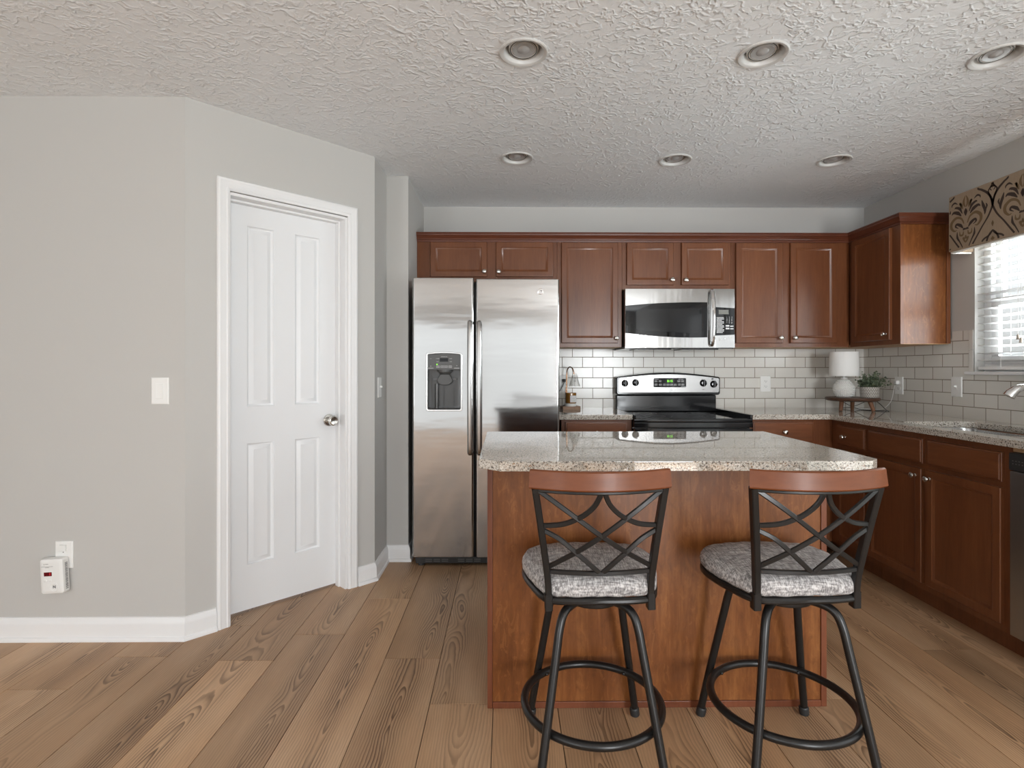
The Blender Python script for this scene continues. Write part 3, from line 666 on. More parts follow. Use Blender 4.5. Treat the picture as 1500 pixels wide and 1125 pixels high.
r = root('base_cabinet', 'wide two-door cherry sink cabinet with two false drawer fronts', 'cabinet', (2.4, 2.7, 0), group='cherry base cabinets')
b = B(); e = .0006
b.box(-3.15+e, -2.25, .105, BT, -.019, 0, P=PBR, bev=.001); b.box(-3.15+e, -3.13, .105, BT, wbR, -.019, P=PBR); b.box(-2.27, -2.25, .105, BT, wbR, -.019, P=PBR); b.box(-3.13, -2.27, .105, .125, wbR, -.019, P=PBR); b.box(-3.15+e, -2.25, 0, .105, wbR, -.075, P=PBR)
part('carcass', b, m_cab, r)
drawer(r, PBR, -3.138, -2.726, .740, .864, None, m_caby, 'false_drawer_front'); drawer(r, PBR, -2.694, -2.286, .740, .864, None, m_caby, 'false_drawer_front')
door(r, PBR, -3.138, -2.730, .14, .714, (-2.766, .676)); door(r, PBR, -2.697, -2.287, .14, .714, (-2.672, .674))
# dishwasher
r = root('dishwasher', 'stainless dishwasher with black control strip under the counter end', 'dishwasher', (2.4, 1.94, 0))
part('tub', B().box(2.13, XR-.01, 1.645, 2.244, .10, .875), m_case, r)
part('door', B().box(-2.243, -1.646, .115, .795, -.02, .020, P=PBR, bev=.004), m_dw, r, 'dull stainless door')
b = B().box(-2.243, -1.646, .798, .872, -.02, .026, P=PBR, bev=.006); cp = part('control_strip', b, m_dark, r, 'black control strip')
b = B()
for k in range(14):
    for j in range(2): b.box(-2.225+k*.014, -2.219+k*.014, .826+j*.012, .8285+j*.012, .026, .0265, P=PBR)
part('lettering', b, m_ink, cp)
part('toe_panel', B().box(-2.243, -1.646, .01, .112, -.07, -.055, P=PBR), m_dark, r)
part('top_strip', B().box(-2.249, -1.64, .874, .893, -.05, -.001, P=PBR), m_raw, r, 'bare wood strip under the counter')

# countertops
CT0, CT1 = .894, .926
def slab(name, outer, holes, label):
    bm = bmesh.new(); ed = []
    for pts in [outer]+holes:
        v = [bm.verts.new((*p, CT1)) for p in pts]
        for i in range(len(v)): ed.append(bm.edges.new((v[i], v[(i+1) % len(v)])))
    bmesh.ops.triangle_fill(bm, use_beauty=True, use_dissolve=False, edges=ed)
    g = bmesh.ops.extrude_face_region(bm, geom=bm.faces[:])
    for v in [x for x in g['geom'] if isinstance(x, bmesh.types.BMVert)]: v.co.z = CT0
    bmesh.ops.recalc_face_normals(bm, faces=bm.faces[:])
    es = [e for e in bm.edges if len(e.link_faces) == 2 and abs(e.verts[0].co.z-e.verts[1].co.z) < 1e-5 and e.calc_face_angle(0) > 1]
    bmesh.ops.bevel(bm, geom=es, offset=.0028, segments=2, affect='EDGES', profile=.5)
    return single(name, bm, m_gran, label, 'countertop', smooth=30)
CF = 3.472; XC = 2.068
slab('countertop', [(.332, CF), (.803, CF), (.803, YB-.009), (.332, YB-.009)], [], 'short speckled quartz countertop between refrigerator and range')
SKX0, SKX1, SKY0, SKY1 = 2.165, 2.565, 2.32, 2.995
slab('countertop', [(1.570, CF), (XC, CF), (XC, 1.55), (XR-.009, 1.55), (XR-.009, YB-.009), (1.570, YB-.009)], [rrect(SKX0, SKX1, SKY0, SKY1, .06, 6)[::-1]], 'long L-shaped speckled quartz countertop holding the sink')
# sink
r = root('kitchen_sink', 'stainless undermount sink let into the right-hand countertop', 'sink', (2.365, 2.66, .70))
b = B(); lo = []
for i, z in ((-.012, CT0-.001), (.000, CT0-.001), (.004, CT0-.006), (.010, .76), (.03, .725), (.07, .715)):
    lo.append([Vector((x, y, z)) for x, y in rrect(SKX0+i, SKX1-i, SKY0+i, SKY1-i, max(.02, .062-i*.3), 6)])
b.loops(lo, cap0=False); part('basin', b, mk_steel('sink_steel', .55, .25, 0), r)
part('drain', B().lathe([(.045, .716), (.045, .7175), (.035, .7185), (.03, .716), (0, .716)], (2.365, 2.66, 0)), m_chrome, r)
# faucet
r = root('faucet', 'chrome pull-out faucet standing behind the sink', 'faucet', (2.625, 2.56, CT1))
part('faucet_base', B().lathe([(.028, 0), (.028, .006), (.024, .012), (.021, .03), (.020, .10), (.021, .13), (.0, .135)], (2.625, 2.56, CT1)), m_chrome, r)
sp = part('spout', B().tube(crom([(2.625, 2.56, .99), (2.60, 2.565, 1.06), (2.56, 2.575, 1.11), (2.515, 2.588, 1.132), (2.475, 2.60, 1.128)], 6), .016, 14), m_chrome, r)
part('spray_head', B().tube([(2.488, 2.596, 1.131), (2.47, 2.602, 1.126), (2.452, 2.607, 1.115), (2.436, 2.613, 1.098), (2.428, 2.616, 1.084)], [.015, .018, .021, .024, .025], 20), m_chrome, sp)
part('lever', B().tube([(2.625, 2.54, 1.03), (2.625, 2.50, 1.05), (2.622, 2.45, 1.075)], [.010, .008, .006], 12), m_chrome, r)

# ================================================================== REFRIGERATOR
r = root('refrigerator', 'stainless side-by-side refrigerator with water dispenser', 'refrigerator', (-.126, 3.75, 0))
part('cabinet_shell', B().box(-.572, .320, 3.425, 4.06, .012, 1.758, bev=.004), m_case, r, 'dark grey case')
def fdoor(x0, x1, z0, z1):
    b = B(); y0, y1 = 3.352, 3.42; R = .013; pts = []
    n = 6
    for k in range(n+1): a = pi/2*k/n; pts.append((x0+R-R*cos(a), y0+R-R*sin(a)))
    m = 8
    for k in range(1, m): 
        t = k/m; pts.append((x0+R+(x1-x0-2*R)*t, y0))
    for k in range(n+1): a = pi/2*k/n; pts.append((x1-R+R*sin(a), y0+R-R*cos(a)))
    pts += [(x1, y1), (x0, y1)]
    c = .004
    b.loops([[Vector((*p, z)) for p in (inset(pts, i) if i else pts)] for i, z in ((c, z0), (0, z0+c), (0, z1-c), (c, z1))])
    return b
fz = part('freezer_door', fdoor(-.578, -.2005, .062, 1.777), m_fr, r)
fd = part('fridge_door', fdoor(-.1885, .326, .060, 1.770), m_fr, r)
PF = face_back(3.352)
b = B(); b.poly(rrect(-.486, -.279, .966, 1.316, .012, 4), PF, .02, -.058); boolean(fz, b)
arch = lambda u0, u1, v0, v1, up, rr: [p for p in rrect(u0, u1, v0, v1, rr, 4)][:10] + [(u1-rr-(u1-u0-2*rr)*k/8, v1+up*sin(pi*k/8)) for k in range(1, 8)] + [p for p in rrect(u0, u1, v0, v1, rr, 4)][10:]
def ring_b(P, o, i, w0, w1, ch=.002):
    b = B(); L = [[P(*p, w) for p in q] for q, w in ((o, w0), (o, w1-ch), (inset(o, ch), w1), (inset(i, -ch), w1), (i, w1-ch), (i, w0))]
    return b.loops(L, cap0=False, cap1=False)
dpo = arch(-.494, -.271, .958, 1.316, .007, .016); dpi = arch(-.483, -.282, .969, 1.308, .005, .010)
disp = part('dispenser', ring_b(PF, dpo, dpi, -.004, .0065), mk_steel('bezel_steel', .75, .22, 0), fz, 'bright steel rimmed water and ice dispenser')
b = B(); b.nested(PF, -.484, -.281, .967, 1.217, [(0, .0), (.004, -.045), (.03, -.052)], cap0=False)
part('dispenser_cavity', b, m_cav, fz, 'dark recess')
b = B().box(-.483, -.282, 1.212, 1.309, -.03, .001, P=PF, bev=.002); part('dispenser_controls', b, m_grayp, fz, 'grey control panel')
b = B(); b.mi = 0
b.text('REFRIGERATOR', PF, -.3825, 1.292, .0055, .0018)
for u, v, s_ in ((-.464, 1.281, 'ice'), (-.422, 1.281, 'crushed'), (-.342, 1.281, 'water'), (-.422, 1.262, 'door'), (-.342, 1.262, 'lock')): b.text(s_, PF, u, v, .0072, .0018)
part('lettering', b, m_whit2, fz, 'small white printing'); b = B()
for u in (-.420, -.394, -.371, -.345):
    o = rrect(u-.010, u+.010, 1.224, 1.238, .003, 2); L = ring_b(PF, o, inset(o, .0012), .001, .0018, .0001)
    me = bpy.data.meshes.new('x'); L.bm.to_mesh(me); b.bm.from_mesh(me); L.bm.free(); b.box(u-.005, u+.005, 1.230, 1.2325, .001, .0018, P=PF)
part('button_outline', b, m_whit2, fz, 'white key outlines'); b = B()
for u in (-.464, -.305):
    b.text('^' if u > -.4 else 'v', PF, u, 1.235, .013, .0018); b.box(u-.016, u+.016, 1.2215, 1.2235, .001, .0017, P=PF)
part('arrow_mark', b, m_whit2, fz, 'white arrows')
part('display', B().box(-.409, -.358, 1.262, 1.284, .0005, .0015, P=PF), m_black, fz); part('indicator_light', B().box(-.430, -.422, 1.2425, 1.2485, .0012, .002, P=PF), m_green, fz, 'small green light')
b = B().lathe([(.045, 1.213), (.044, 1.200), (.030, 1.186), (.0, 1.184)], (-.3815, 3.385, 0), n=28); part('ice_chute', b, m_grayp, fz)
pd = [(-.029, .0), (.029, .0), (.049, -.036), (.046, -.052), (.022, -.070), (-.022, -.070), (-.046, -.052), (-.049, -.036)]
b = B().poly([(-.3815+u, 1.186+v) for u, v in pd], PF, -.036, -.026, .004); b.box(-.455, -.31, 1.148, 1.160, -.042, -.036, P=PF); part('dispenser_paddle', b, m_grayp, fz)
b = B().lathe([(.012, 0), (.012, .15), (.0, .15)], (-.432, 3.388, .975), n=14); b.box(-.392, -.389, .975, 1.11, -.046, -.044, P=PF); b.box(-.330, -.327, .975, 1.115, -.047, -.044, P=PF); part('cavity_ribs', b, m_cav, fz)
part('drip_tray', B().box(-.482, -.283, .967, .975, -.05, .004, P=PF, bev=.002), m_dark, fz)
def fhandle(u, z0, z1):
    pts = crom([(u, 3.350, z0+.012), (u, 3.330, z0+.010), (u, 3.308, z0+.045), (u, 3.297, z0+.22), (u, 3.293, (z0+z1)/2), (u, 3.297, z1-.22), (u, 3.308, z1-.045), (u, 3.330, z1-.010), (u, 3.350, z1-.012)], 6)
    return B().bar(pts, .028, .018, lambda i: (0, -1, .001) if 5 < i < len(pts)-6 else (0, -.4, -1 if i > 8 else 1), .42)
part('handle', fhandle(-.223, .690, 1.515), m_hand, fz); part('handle', fhandle(-.166, .690, 1.512), m_hand, fd)
# emblem: round badge with a curled monogram
def emblem(P, u, v, R, w0):
    b = B().lathe([(R, 0), (R, .0015), (R*.86, .0022), (R*.80, .0012), (0, .0012)], P=lambda a, c, z: P(u+a, v+c, w0+z), n=28)
    t = [P(u+R*x, v+R*y, w0+.0018) for x, y in ((-.45, .1), (-.2, .42), (.12, .35), (.05, 0), (-.3, -.1), (-.15, -.45), (.25, -.42), (.45, -.1), (.2, .05), (.3, .3), (.5, .25))]
    b.mi = 1; b.tube(crom(t, 4), R*.07, 6); return b
part('emblem', emblem(PF, .209, 1.693, .0185, .004), [m_chrome, m_dark], fd, 'small round chrome emblem')
b = B().box(-.560, .315, .018, .056, -.03, -.020, P=PF, bev=.004); gr = part('base_grille', b, m_dark, r, 'black base grille')
for k in range(16):
    if k % 4 == 3: continue
    for j in range(2): part('grille_slot', B().box(-.50+k*.05, -.46+k*.05, .028+j*.012, .034+j*.012, -.020, -.0185, P=PF), m_grayp, gr)
part('foot', B().lathe([(.02, 0), (.02, .012), (.012, .02), (0, .02)], (-.53, 3.41, 0), n=16), m_case, r); part('foot', B().lathe([(.02, 0), (.02, .012), (.012, .02), (0, .02)], (.28, 3.41, 0), n=16), m_case, r)

# ================================================================== MICROWAVE
r = root('microwave', 'stainless over-the-range microwave with a bowed black glass door', 'microwave', (1.187, 3.9, 1.36))
part('case', B().box(.812, 1.562, 3.748, YB-.010, 1.365, 1.765, bev=.003), m_dark, r)
PM = face_back(3.725)
b = B().nested(PM, .812, 1.4275, 1.362, 1.766, [(0, -.022), (0, -.001), (.0015, 0)]); md = part('door', b, m_st, r, 'stainless door')
N_ = 14
gl = [(.8125+(1.374-.8125)*k/N_, 1.462-.030*sin(pi*min(1, (k/N_)*.62+.0))) for k in range(N_+1)] + [(1.374-(1.374-.8125)*k/N_, 1.665+.010*sin(pi*(.35+k/N_*.3))-.024*(k/N_)**2.2) for k in range(N_+1)]
part('door_glass', B().poly(gl, PM, -.001, .0018), m_bglass, md, 'black glass with bowed edges')
wi = [(.885, 1.492), (.90, 1.480), (1.30, 1.462), (1.32, 1.47), (1.32, 1.625), (1.30, 1.634), (.90, 1.622), (.885, 1.61)]
part('viewing_window', B().poly(wi, PM, .0018, .0021), m_mgray, md)
pts = crom([(1.400, 3.724, 1.378), (1.400, 3.700, 1.384), (1.403, 3.682, 1.46), (1.404, 3.677, 1.562), (1.403, 3.682, 1.66), (1.400, 3.700, 1.748), (1.400, 3.724, 1.754)], 6)
part('handle', B().bar(pts, .022, .014, lambda i: (0, -1, .001) if 5 < i < len(pts)-6 else (0, -.4, 1 if i < 10 else -1), .42), m_chrome, md)
b = emblem(PM, .856, 1.409, .0085, .0); b.text('Profile', PM, .870, 1.408, .016, .0006, 'LEFT', mi=1); part('emblem', b, [m_chrome, m_ink], md, 'small round emblem and lettering')
b = B().nested(PM, 1.4285, 1.5625, 1.362, 1.766, [(0, -.022), (0, -.001), (.0015, 0)]); cp = part('control_panel', b, m_st, r, 'stainless control column')
part('keypad', B().poly([(1.430, 1.446), (1.5615, 1.452), (1.5615, 1.634), (1.430, 1.641)], PM, -.001, .0012), m_bglass, cp, 'black keypad')
part('display', B().box(1.452, 1.520, 1.592, 1.622, .001, .0018, P=PM), m_lcd, cp)
b = B(); rk = random.Random(3)
for i in range(3):
    for j in range(4): b.text('123456789*0#'[j*3+i], PM, 1.508+i*.017, 1.571-j*.0125, .012, .0018)
for j in range(2):
    for i in range(2): b.box(1.500+i*.031, 1.525+i*.029, 1.507-j*.018, 1.518-j*.018-.004*(i), .0012, .0017, P=PM)
for j in range(12):
    x = 1.438
    while x < 1.485-.012*(j % 3 == 2):
        l = rk.uniform(.004, .010); b.box(x, x+l, 1.566-j*.0092, 1.5715-j*.0092, .0012, .0017, P=PM); x += l+.002
part('lettering', b, m_whit2, cp, 'white key markings')
for u, v in ((1.461, 1.421), (1.496, 1.426), (1.532, 1.432)):
    part('button', B().lathe([(.0085, 0), (.0085, .002), (.006, .003), (0, .003)], P=lambda a, c, z, u=u, v=v: PM(u+a, v+c, z), n=18), m_white, cp, 'round white button')
b = B().box(.812, 1.562, 3.745, YB-.02, 1.3565, 1.3645); 
for k in range(2): b.box(.90+k*.33, 1.15+k*.33, 3.80, 4.0, 1.352, 1.358)
part('vent_underside', b, m_black, r)

# ================================================================== RANGE
r = root('kitchen_range', 'black and stainless electric range with glass cooktop', 'stove', (1.187, 3.78, 0))
X0, X1 = .8085, 1.5655
part('oven_body', B().box(X0+.002, X1-.002, 3.50, 4.08, .02, .88), m_black, r)
part('cooktop_frame', B().box(X0, X1, 3.455, 4.05, .878, .899, bev=.004), m_black, r)
b = B().box(X0+.012, X1-.012, 3.475, 4.045, .899, .9015); ck = part('cooktop_glass', b, m_bglass, r, 'glossy black glass cooktop')
b = B()
for cx, cy, R in ((.99, 3.63, .11), (1.39, 3.63, .085), (.99, 3.90, .08), (1.39, 3.90, .10)):
    for q in (R, R*.62): 
        o = [(cx+q*cos(2*pi*k/40), cy+q*sin(2*pi*k/40)) for k in range(40)]; L = ring_b(lambda u, v, w_: Vector((u, v, w_)), o, inset(o, .002), .9012, .9018, .0001)
        me = bpy.data.meshes.new('x'); L.bm.to_mesh(me); b.bm.from_mesh(me); L.bm.free()
part('burner_marking', b, m_grayp, ck)
b = B().box(X0, X0+.014, 3.455, 4.05, .898, .925, bev=.003); part('side_rail', b, m_black, r)
b = B().box(X1-.014, X1, 3.455, 4.05, .898, .925, bev=.003); part('side_rail', b, m_black, r)
PG = face_back(4.045)
b = B().box(X0+.006, X1-.006, .90, 1.024, -.05, 0, P=PG, bev=.008, seg=3); part('lower_backguard', b, m_black, r, 'black panel under the controls')
def archtop(u0, u1, v0, v1, up, rr=.018, n=14):
    a = rrect(u0, u1, v0, v1, rr, 5); tl = a[12:18]; base = a[:12]
    return base + [(u1-rr-(u1-u0-2*rr)*k/n, v1+up*sin(pi*k/n)) for k in range(1, n)] + a[12:]
b = B().poly(archtop(.812, 1.582, 1.026, 1.160, .031), PG, -.05, .018, .006); cg = part('control_housing', b, m_black, r, 'arched black control housing')
part('control_panel', B().poly(archtop(.829, 1.573, 1.044, 1.151, .028, .012), PG, .017, .0205, .0015), mk_steel('range_panel_steel', .34, .24, .1, 'X'), r, 'arched stainless control panel')
for u, v in ((.874, 1.112), (.953, 1.116), (1.455, 1.113), (1.532, 1.105)):
    kb = B().lathe([(.026, 0), (.026, .004), (.023, .008), (.021, .018), (.018, .020), (0, .020)], P=lambda a, c, z, u=u, v=v: PG(u+a, v+c, .020+z), n=28)
    kb.box(u-.005, u+.005, v-.023, v+.027, .038, .052, P=PG, bev=.003)
    ko = part('control_knob', kb, m_black, r, 'black control knob')
    b = B()
    for k in range(11):
        a = radians(-40+k*26); uu, vv = u+.033*sin(a), v+.033*cos(a); b.box(uu-.001, uu+.001, vv-.001, vv+.001, .0203, .0208, P=PG)
    b.box(u-.006, u-.002, v-.050, v-.045, .0203, .0208, P=PG); b.box(u+.002, u+.006, v-.050, v-.045, .0203, .0208, P=PG)
    part('dial_marking', b, m_ink, ko)
b = B().poly([(1.086+p[0], p[1]) for p in rrect(0, .242, 1.082, 1.150, .008, 4)], PG, .0195, .0225, .001); dp = part('display_panel', b, m_bglass, r, 'black clock panel')
part('clock_digits', B().text('8:15', PG, 1.207, 1.128, .024, .0229), m_green, dp, 'green clock digits 8:15')
b = B()
for u, v, l in ((1.105, 1.143, .036), (1.288, 1.143, .036), (1.305, 1.0875, .03)):
    x = u-l/2
    while x < u+l/2: b.box(x, x+.003, v-.0012, v+.0012, .0225, .0229, P=PG); x += .0042
for u, v in ((1.104, 1.128), (1.134, 1.128), (1.104, 1.102), (1.136, 1.102), (1.166, 1.102), (1.192, 1.102), (1.218, 1.102), (1.246, 1.100), (1.272, 1.128), (1.300, 1.128), (1.276, 1.102), (1.302, 1.102)):
    o = rrect(u-.010, u+.010, v-.007, v+.007, .005, 3); L = ring_b(PG, o, inset(o, .0013), .0222, .0229, .0001); me = bpy.data.meshes.new('x'); L.bm.to_mesh(me); b.bm.from_mesh(me); L.bm.free()
    b.box(u-.005, u+.005, v-.0012, v+.0012, .0225, .0229, P=PG)
part('lettering', b, m_whit2, dp, 'white key markings')
part('emblem', emblem(PG, 1.212, 1.062, .009, .020), [m_chrome, m_dark], r)
b = B(); 
for v in (1.142, 1.096): b.box(1.029, 1.035, v-.0025, v+.0025, .0203, .021, P=PG)
part('indicator_mark', b, m_redp, r); part('warning_mark', B().box(1.516, 1.530, 1.140, 1.148, .0203, .0212, P=PG), m_black, r)
PO = face_back(3.452)
part('front_lip', B().box(X0, X1, .845, .878, -.04, .0, P=PO, bev=.004), m_black, r)
dr = part('oven_door', B().box(X0+.003, X1-.003, .235, .838, -.045, .004, P=PO, bev=.005), m_st, r)
part('oven_window', B().poly(rrect(.93, 1.445, .42, .66, .02), PO, .003, .006), m_bglass, dr)
part('door_top_trim', B().box(X0+.004, X1-.004, .800, .838, .0, .008, P=PO, bev=.003), m_black, dr)
b = B().tube([(.84, 3.405, .800), (1.53, 3.405, .800)], .012, 14); b.box(.85, .87, .79, .81, .0, .046, P=PO); b.box(1.50, 1.52, .79, .81, .0, .046, P=PO); part('handle', b, m_hand, dr)
part('storage_drawer', B().box(X0+.003, X1-.003, .06, .228, -.045, .004, P=PO, bev=.005), m_st, r)

# ================================================================== ISLAND
r = root('kitchen_island', 'cherry veneered island base behind the two stools', 'island', (.543, 2.22, 0))
IX0, IX1, IY0, IY1 = -.069, 1.154, 1.955, 2.50
part('carcass', B().box(IX0+.005, IX1-.005, IY0+.012, IY1, 0, CT0-.001), m_cab, r)
part('front_panel', B().box(IX0+.018, IX1-.020, IY0+.006, IY0+.014, .022, CT0-.001), m_isl, r, 'orange-brown figured veneer panel')
part('corner_trim', B().box(IX0, IX0+.019, IY0, IY0+.035, 0, CT0-.001, bev=.003), m_islt, r); part('corner_trim', B().box(IX1-.021, IX1, IY0, IY0+.035, 0, CT0-.001, bev=.003), m_islt, r)
part('bottom_trim', B().box(IX0+.019, IX1-.021, IY0, IY0+.012, 0, .023, bev=.002), m_islt, r)
PI = face_back(IY1); PI = Fr((0, IY1, 0), (-1, 0, 0), (0, 0, 1), (0, 1, 0))
for k in range(2): door(r, PI, -IX1+.03+k*.595, -IX1+.03+k*.595+.565, .14, .86, (-.543-.03+k*.06, .82))
slab('island_countertop', [(-.090, 1.775), (-.020, 1.714), (1.158, 1.714), (1.200, 1.757), (1.200, 2.538), (-.090, 2.538)], [], 'speckled quartz island top with clipped front corners')

# ================================================================== BAR STOOLS
def stool(label, cx, cy, yaw):
    r = root('bar_stool', label, 'bar stool', (cx, cy, 0), 0, 'swivel counter stools')
    R3 = Matrix.Rotation(yaw, 3, 'Z')
    # upper half turns on the swivel: rotate its coordinates
    T = lambda x, y, z: Vector((R3 @ Vector((x, y+.025, z))))
    ol = crom([(0, -.172, 0), (.10, -.170, 0), (.160, -.150, 0), (.190, -.075, 0), (.212, .02, 0), (.212, .095, 0), (.178, .158, 0), (.095, .186, 0), (0, .193, 0), (-.095, .186, 0), (-.178, .158, 0), (-.212, .095, 0), (-.212, .02, 0), (-.190, -.075, 0), (-.160, -.150, 0), (-.10, -.170, 0)], 5, True)
    rings = []
    for f, z in ((.90, .558), (.965, .560), (.995, .568), (1.0, .580), (.990, .592), (.955, .604), (.88, .612), (.70, .619), (.45, .624), (.2, .626)):
        rings.append([T(p.x*f, p.y*f, z + (.0011*sin(i*1.7)*(1 if f < .97 else .4) if f < 1 else 0)) for i, p in enumerate(ol)])
    part('seat', B().loops(rings), m_fab, r, 'grey tweed cushion', smooth=60, local=True)
    part('seat_frame', B().tube([T(p.x*.955, p.y*.955, .547) for p in ol], .011, 10, closed=True), m_metal, r, local=True)
    hw = lambda z: .149+.032*max(0, (z-.60)/.29)**1.15
    yy = lambda z: -.150-.078*max(0, (z-.55)/.35)**1.1
    sag = lambda z: .016+.030*max(0, (z-.55)/.35)
    BP = lambda u, z, off=0: T(u*hw(z)-.013*(z-.55)/.35, yy(z)-sag(z)*(1-u*u)-off, z)
    for s_ in (-1, 1):
        pts = crom([BP(s_*1.0, z) for z in (.524, .60, .68, .76, .84, .889)], 4)
        po = part('back_post', B().bar(pts, .019, .024, lambda i: T(0, 1, 0), .15), m_metal, r, local=True)
        part('post_sleeve', B().bar([BP(s_, .520), BP(s_, .568)], .023, .028, T(0, 1, 0), .12), m_metal, po, local=True)
    part('top_bar', B().bar([BP(u/12, .882) for u in range(-12, 13)], .010, .014, lambda i: T(0, 1, 0)), m_metal, r, local=True)
    part('bottom_bar', B().bar([BP(u/12, .637) for u in range(-12, 13)], .014, .011, lambda i: T(0, 1, 0)), m_metal, r, local=True)
    def curve(c, nm='lattice_bar'):
        c2 = [Vector((u, z, 0)) for u, z in c]; p = crom(c2, 7); part(nm, B().bar([BP(q.x, q.y) for q in p], .0135, .010, lambda i: T(0, 1, 0), .2), m_metal, r, local=True)
    curve([(-.94, .880), (-.45, .812), (0, .752), (.46, .700), (.97, .650)]); curve([(.94, .880), (.45, .812), (0, .752), (-.46, .700), (-.97, .650)])
    for s_ in (-1, 1):
        curve([(s_*-.03, .879), (s_*-.11, .848), (s_*-.24, .823), (s_*-.40, .804), (s_*-.64, .786), (s_*-.98, .776)])
        curve([(s_*-.98, .764), (s_*-.72, .741), (s_*-.46, .703), (s_*-.22, .667), (s_*-.04, .640)])
    rail = [BP(u/14*1.04, .914) for u in range(-14, 15)]
    part('top_rail', B().bar(rail, .053, .021, lambda i: T(0, 1, -.12), .18), m_rail, r, 'curved cherry top rail', local=True)
    b = B().lathe([(.085, .500), (.088, .505), (.088, .530), (.07, .542), (0, .542)], (0, 0, 0), n=28); b.box(-.14, .14, -.02, .02, .536, .548); part('swivel_plate', b, m_metal, r, local=True)
    for sx in (-1, 1):
        for sy in (-1, 1):
            p = crom([(sx*.03, sy*.035, .513), (sx*.075, sy*.085, .513), (sx*.100, sy*.112, .500), (sx*.114, sy*.128, .462), (sx*.127, sy*.144, .38), (sx*.158, sy*.180, .18), (sx*.184, sy*.206, .012)], 5)
            lg = part('leg', B().tube(p, .0125, 14), m_metal, r, local=True)
            q0 = Vector((sx*.184, sy*.206, .0)); dv = (Vector(p[-2])-Vector(p[-1])).normalized()
            part('rubber_foot', B().tube([q0, q0+dv*.004, q0+dv*.026, q0+dv*.031], [.014, .0165, .0165, .013], 14), m_rubber, lg, local=True)
            a = atan2(sy*.177, sx*.156); bt = Vector((.198*cos(a), .198*sin(a), .177))
            if sy > 0: part('bolt', B().ball(bt, .0055), m_metal, lg, local=True)
    part('foot_ring', B().tube([(.2115*cos(2*pi*k/64), .2115*sin(2*pi*k/64), .177) for k in range(64)], .0125, 12, closed=True), m_metal, r, local=True)
stool('swivel counter stool with grey seat in front of the island, the one nearer the refrigerator', .268, 1.710, radians(1))
stool('swivel counter stool with grey seat in front of the island, the one nearer the window', .866, 1.710, radians(2.5))

# ================================================================== VALANCE AND BLIND
VX, VY0, VY1, VZ0, VZ1 = 2.582, 1.86, 3.166, 1.897, 2.218
r = root('window_valance', 'boxed fabric valance in tan damask over the sink window', 'valance', (XR, 2.5, VZ0))
b = B(); b.box(VX, VX+.02, VY0, VY1, VZ0, VZ1, bev=.006, seg=3); b.box(VX+.02, XR-.001, VY1-.02, VY1, VZ0, VZ1, bev=.004); b.box(VX+.02, XR-.001, VY0, VY0+.02, VZ0, VZ1, bev=.004)
PV = face_right(VX)
def ribbon(pts, wds, mi, mir, ax, P=PV, w=.0006):
    c = crom([(x, y, 0) for x, y in pts], 6); n = len(c); L, Rr = [], []
    for i, p in enumerate(c):
        t = c[min(i+1, n-1)]-c[max(i-1, 0)]; t = t.normalized() if t.length else Vector((1, 0, 0)); nn = Vector((-t.y, t.x, 0))
        f = i/(n-1)*(len(wds)-1); k = min(int(f), len(wds)-2); wd = wds[k]+(wds[k+1]-wds[k])*(f-k)
        L.append(p+nn*wd/2); Rr.append(p-nn*wd/2)
    def m(p):
        a = p.x*.000576*(-1 if mir else 1)+ax; z = 2.005+(705-p.y)*.000494
        return a, z
    wds = [q*1.25 for q in wds]; old = b.mi; b.mi = mi
    for i in range(n-1):
        q = [m(L[i]), m(L[i+1]), m(Rr[i+1]), m(Rr[i])]
        if any(z < VZ0+.004 or z > VZ1-.004 or a > -VY0-.004 or a < -VY1+.004 for a, z in q): continue
        b.face([b.bm.verts.new(P(a, z, w)) for a, z in q])
    b.mi = old
DK, TN = 1, 2
